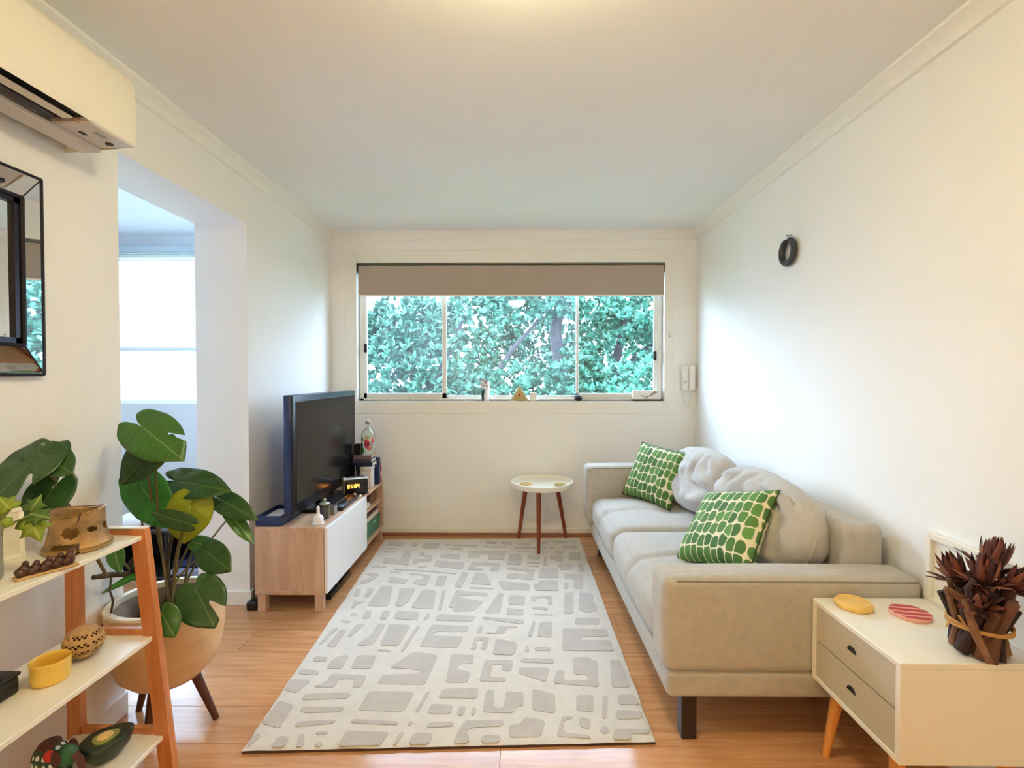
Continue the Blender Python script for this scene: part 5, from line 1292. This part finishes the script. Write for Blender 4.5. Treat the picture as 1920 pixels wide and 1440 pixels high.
heads = [(V3((-.008, -.02, .215)), V3((-.15, -.2, 1)), .066), (V3((.045, .015, .235)), V3((.3, .05, 1)), .075), (V3((-.03, .035, .20)), V3((-.35, .2, 1)), .06), (V3((.05, -.045, .21)), V3((.3, -.5, 1)), .05), (V3((-.045, -.045, .165)), V3((-.5, -.5, .8)), .045)]
for hi, (c, d, L) in enumerate(heads):
    d = d.normalized(); a = d.orthogonal().normalized(); e = d.cross(a)
    b = MB(); b.tube([db + c*.55, db + c - d*.02, db + c + d*.008], [.010, .016, .024], 10); blob(b, T(*(db+c+d*.012)), .022, .022, .024, 10); b.build('flower_head', m_petal[2], pr_, smooth=60)
    for ring, (nn, tilt, ll, off) in enumerate(((11, .95, .9, -.012), (10, .55, 1.05, .0), (7, .2, .95, .012))):
        for k in range(nn):
            t = k*2*math.pi/nn + ring*.4 + hi; o_ = a*math.cos(t)+e*math.sin(t)
            bract(db + c + d*off + o_*.018, d + o_*tilt, -o_ if ring else o_, L*ll*(.85+.3*rr_.random()), .020, m_petal[(k+ring+hi) % 4])
b = MB(); b.tube([db+V3((-.045, -.05, .14)), db+V3((-.075, -.055, .17)), db+V3((-.08, -.05, .205)), db+V3((-.062, -.045, .222)), db+V3((-.048, -.04, .20))], [.009, .009, .008, .007, .005], 9); b.build('curled_pod', m_twig[3], pr_, smooth=60)

# ================================================================== TREES BEYOND THE WINDOW
m_bark = mat('grey_bark', srgb(70, 66, 72), .9, var=.3, vscale=12, bump=.6, bscale=40)
def leaf_out(name, c): return mat(name, srgb(*c), .36, var=.35, vscale=2.2, coord='Object', spec=.4)
LT = [leaf_out('shrub_leaf_a', (72, 128, 106)), leaf_out('shrub_leaf_b', (54, 110, 90)), leaf_out('shrub_leaf_c', (92, 144, 124)), leaf_out('shrub_leaf_d', (32, 84, 64))]
rn = np.random.default_rng(11)
LV = np.array([(0, 0, 0), (-.5, .38, .10), (-.38, .72, .10), (0, 1.0, 0), (.38, .72, .10), (.5, .38, .10)], float)
def rosettes(blobs, per):
    """leaf whorls over the skins of the blobs: returns leaf frames (origin, side, along, up, length)"""
    out = []
    for (cx, cy, cz, rx, ry, rz) in blobs:
        n = int(per*(rx*ry+rx*rz+ry*rz))
        d = rn.normal(size=(n, 3)); d /= np.linalg.norm(d, axis=1)[:, None]
        rad_ = rn.uniform(.72, 1.04, n)[:, None]
        c = np.array((cx, cy, cz)) + d*rad_*np.array((rx, ry, rz))
        ax = d*.8 + np.array((0, -.35, .6)) + rn.normal(size=(n, 3))*.3; ax /= np.linalg.norm(ax, axis=1)[:, None]
        for k in range(8):
            h = np.cross(ax, rn.normal(size=3)[None, :]*0 + np.array((.31, .77, .2))); h /= np.linalg.norm(h, axis=1)[:, None]; g = np.cross(ax, h)
            ph = k*2.4 + rn.uniform(0, .6, n)[:, None]; o = h*np.cos(ph)+g*np.sin(ph)
            tl_ = rn.uniform(.35, 1.15, n)[:, None]; y = o*np.sin(tl_)+ax*np.cos(tl_)
            x = np.cross(y, ax); x /= np.linalg.norm(x, axis=1)[:, None]; z = np.cross(x, y)
            L = rn.uniform(.085, .135, n)[:, None]
            out.append(np.concatenate([c, x, y, z, L], axis=1))
    return np.concatenate(out)
leaf_me = []
def tree(label, x, y, gz, blobs, limbs, per, mi, nsolo, group='leafy shrubs beyond the window'):
    t_ = thing('leafy_shrub', label, 'tree', (x, y, gz), group=group)
    for P, r in limbs: MB().tube(P, r, 9).build('trunk' if r[0] > .06 else 'branch', m_bark, t_, smooth=60)
    fr = rosettes(blobs, per); order = np.argsort(fr[:, 1]); solo = order[:nsolo*3][::3]
    keep = np.ones(len(fr), bool); keep[solo] = False; f = fr[keep]; n = len(f)
    wv = f[:, 12:13]
    V = (f[:, None, 0:3] + LV[None, :, 0:1]*(wv*.40)[:, None, :]*f[:, None, 3:6] + LV[None, :, 1:2]*wv[:, None, :]*f[:, None, 6:9] + LV[None, :, 2:3]*(wv*.40)[:, None, :]*f[:, None, 9:12]).reshape(-1, 3) - np.array((x, y, gz))
    base_ = (np.arange(n)*6)[:, None]; F = np.concatenate([base_+np.array([[0, 3, 2, 1]]), base_+np.array([[0, 5, 4, 3]])], axis=1).reshape(-1, 4)
    me = bpy.data.meshes.new('foliage'); me.vertices.add(len(V)); me.vertices.foreach_set('co', V.ravel()); me.loops.add(F.size); me.loops.foreach_set('vertex_index', F.ravel().astype(np.int32))
    me.polygons.add(len(F)); me.polygons.foreach_set('loop_start', (np.arange(len(F))*4).astype(np.int32)); me.polygons.foreach_set('material_index', np.repeat(rn.integers(0, 2, n), 2).astype(np.int32))
    me.materials.append(LT[mi]); me.materials.append(LT[(mi+1) % 4]); me.update(calc_edges=True); me.validate()
    o = bpy.data.objects.new('foliage', me); COL.objects.link(o); o.parent = t_; o['kind'] = 'stuff'
    if not leaf_me:
        b = MB(); v = [b.bm.verts.new((p[0]*.40, p[1], p[2]*.40)) for p in LV]; b.bm.faces.new((v[0], v[3], v[2], v[1])); b.bm.faces.new((v[0], v[5], v[4], v[3]))
        tmp = bpy.data.meshes.new('leaf'); b.bm.to_mesh(tmp); b.bm.free(); tmp.materials.append(LT[0]); leaf_me.append(tmp)
    for r_ in fr[solo]:
        o = bpy.data.objects.new('leaf', leaf_me[0]); COL.objects.link(o); o.parent = t_; L = r_[12]
        X, Y_, Z = r_[3:6]*L, r_[6:9]*L, r_[9:12]*L; P = r_[0:3]-np.array((x, y, gz))
        o.matrix_local = Matrix(((X[0], Y_[0], Z[0], P[0]), (X[1], Y_[1], Z[1], P[1]), (X[2], Y_[2], Z[2], P[2]), (0, 0, 0, 1)))
GZ = -2.9
tree('leafy shrub filling the left pane beyond the window', -1.35, 6.0, GZ, [(-1.7, 6.3, 1.5, .45, .4, .7), (-1.3, 6.0, 1.3, .75, .5, .62), (-1.45, 6.1, 1.92, .55, .4, .42), (-1.35, 6.1, .3, .9, .6, .8), (-.75, 6.4, 2.0, .5, .4, .36)],
     [([(-1.35, 6.0, GZ), (-1.4, 6.05, -1), (-1.3, 6.1, .8)], [.11, .09, .06]), ([(-1.3, 6.1, .8), (-1.0, 6.3, 1.4), (-.7, 6.4, 2.1)], [.05, .04, .02])], 260, 2, 80)
tree('leafy shrub low in the middle pane beyond the window', .15, 6.6, GZ, [(.1, 6.6, .75, 1.1, .75, .72), (.75, 6.9, 1.1, .65, .6, .55), (-.75, 6.9, .85, .7, .6, .6), (0, 6.8, -.3, 1.4, .8, .9)],
     [([(.15, 6.6, GZ), (.1, 6.7, -1), (.15, 6.8, .5)], [.10, .08, .05]), ([(.10, 6.8, .4), (-.35, 7.2, 1.3), (-.05, 7.4, 1.75), (.35, 7.5, 2.2)], [.05, .045, .035, .02])], 230, 0, 80)
tree('leafy shrub in the lower right pane beyond the window', 1.75, 6.5, GZ, [(1.65, 6.4, .95, .85, .7, .55), (2.4, 6.6, 1.15, .8, .7, .7), (1.6, 6.6, .1, 1.2, .8, .8)],
     [([(1.75, 6.5, GZ), (1.7, 6.6, -1), (1.65, 6.6, .6)], [.10, .08, .05])], 190, 0, 80)
tree('dark trunked tree with high leafy boughs in the right pane', .95, 7.9, GZ, [(1.0, 7.7, 2.75, 1.3, .9, .55), (2.2, 7.5, 2.45, .9, .8, .6), (-.2, 7.9, 2.9, .9, .8, .5), (.1, 7.6, 2.45, .7, .6, .28), (1.6, 7.9, 1.7, .9, .6, .6)],
     [([(.95, 7.9, GZ), (1.0, 7.9, -.5), (.75, 7.8, 1.2), (.62, 7.75, 2.0), (.75, 7.8, 2.9)], [.17, .15, .12, .10, .07]), ([(1.0, 7.9, .2), (1.55, 7.8, 1.3), (1.75, 7.7, 2.3)], [.10, .085, .05]), ([(1.55, 7.8, 1.3), (2.1, 7.8, 1.75), (2.6, 7.7, 2.2)], [.06, .045, .03])], 200, 1, 60)
tree('dim leafy bank of shrubs in the back of the garden', .5, 9.8, GZ, [(-2.3, 9.9, 1.2, 1.5, .8, 1.5), (.2, 10.2, 1.0, 1.8, .8, 1.5), (2.7, 9.9, 1.3, 1.6, .8, 1.6), (.8, 10.4, 2.3, 1.3, .6, .75), (-1.0, 10.4, 2.1, 1.2, .6, .8), (-2.2, 10.3, 2.3, 1.0, .6, .6), (2.6, 10.3, 2.5, 1.1, .6, .6)],
     [([(.5, 9.8, GZ), (.45, 9.8, -1), (.5, 9.9, .4)], [.12, .1, .06])], 220, 3, 0)
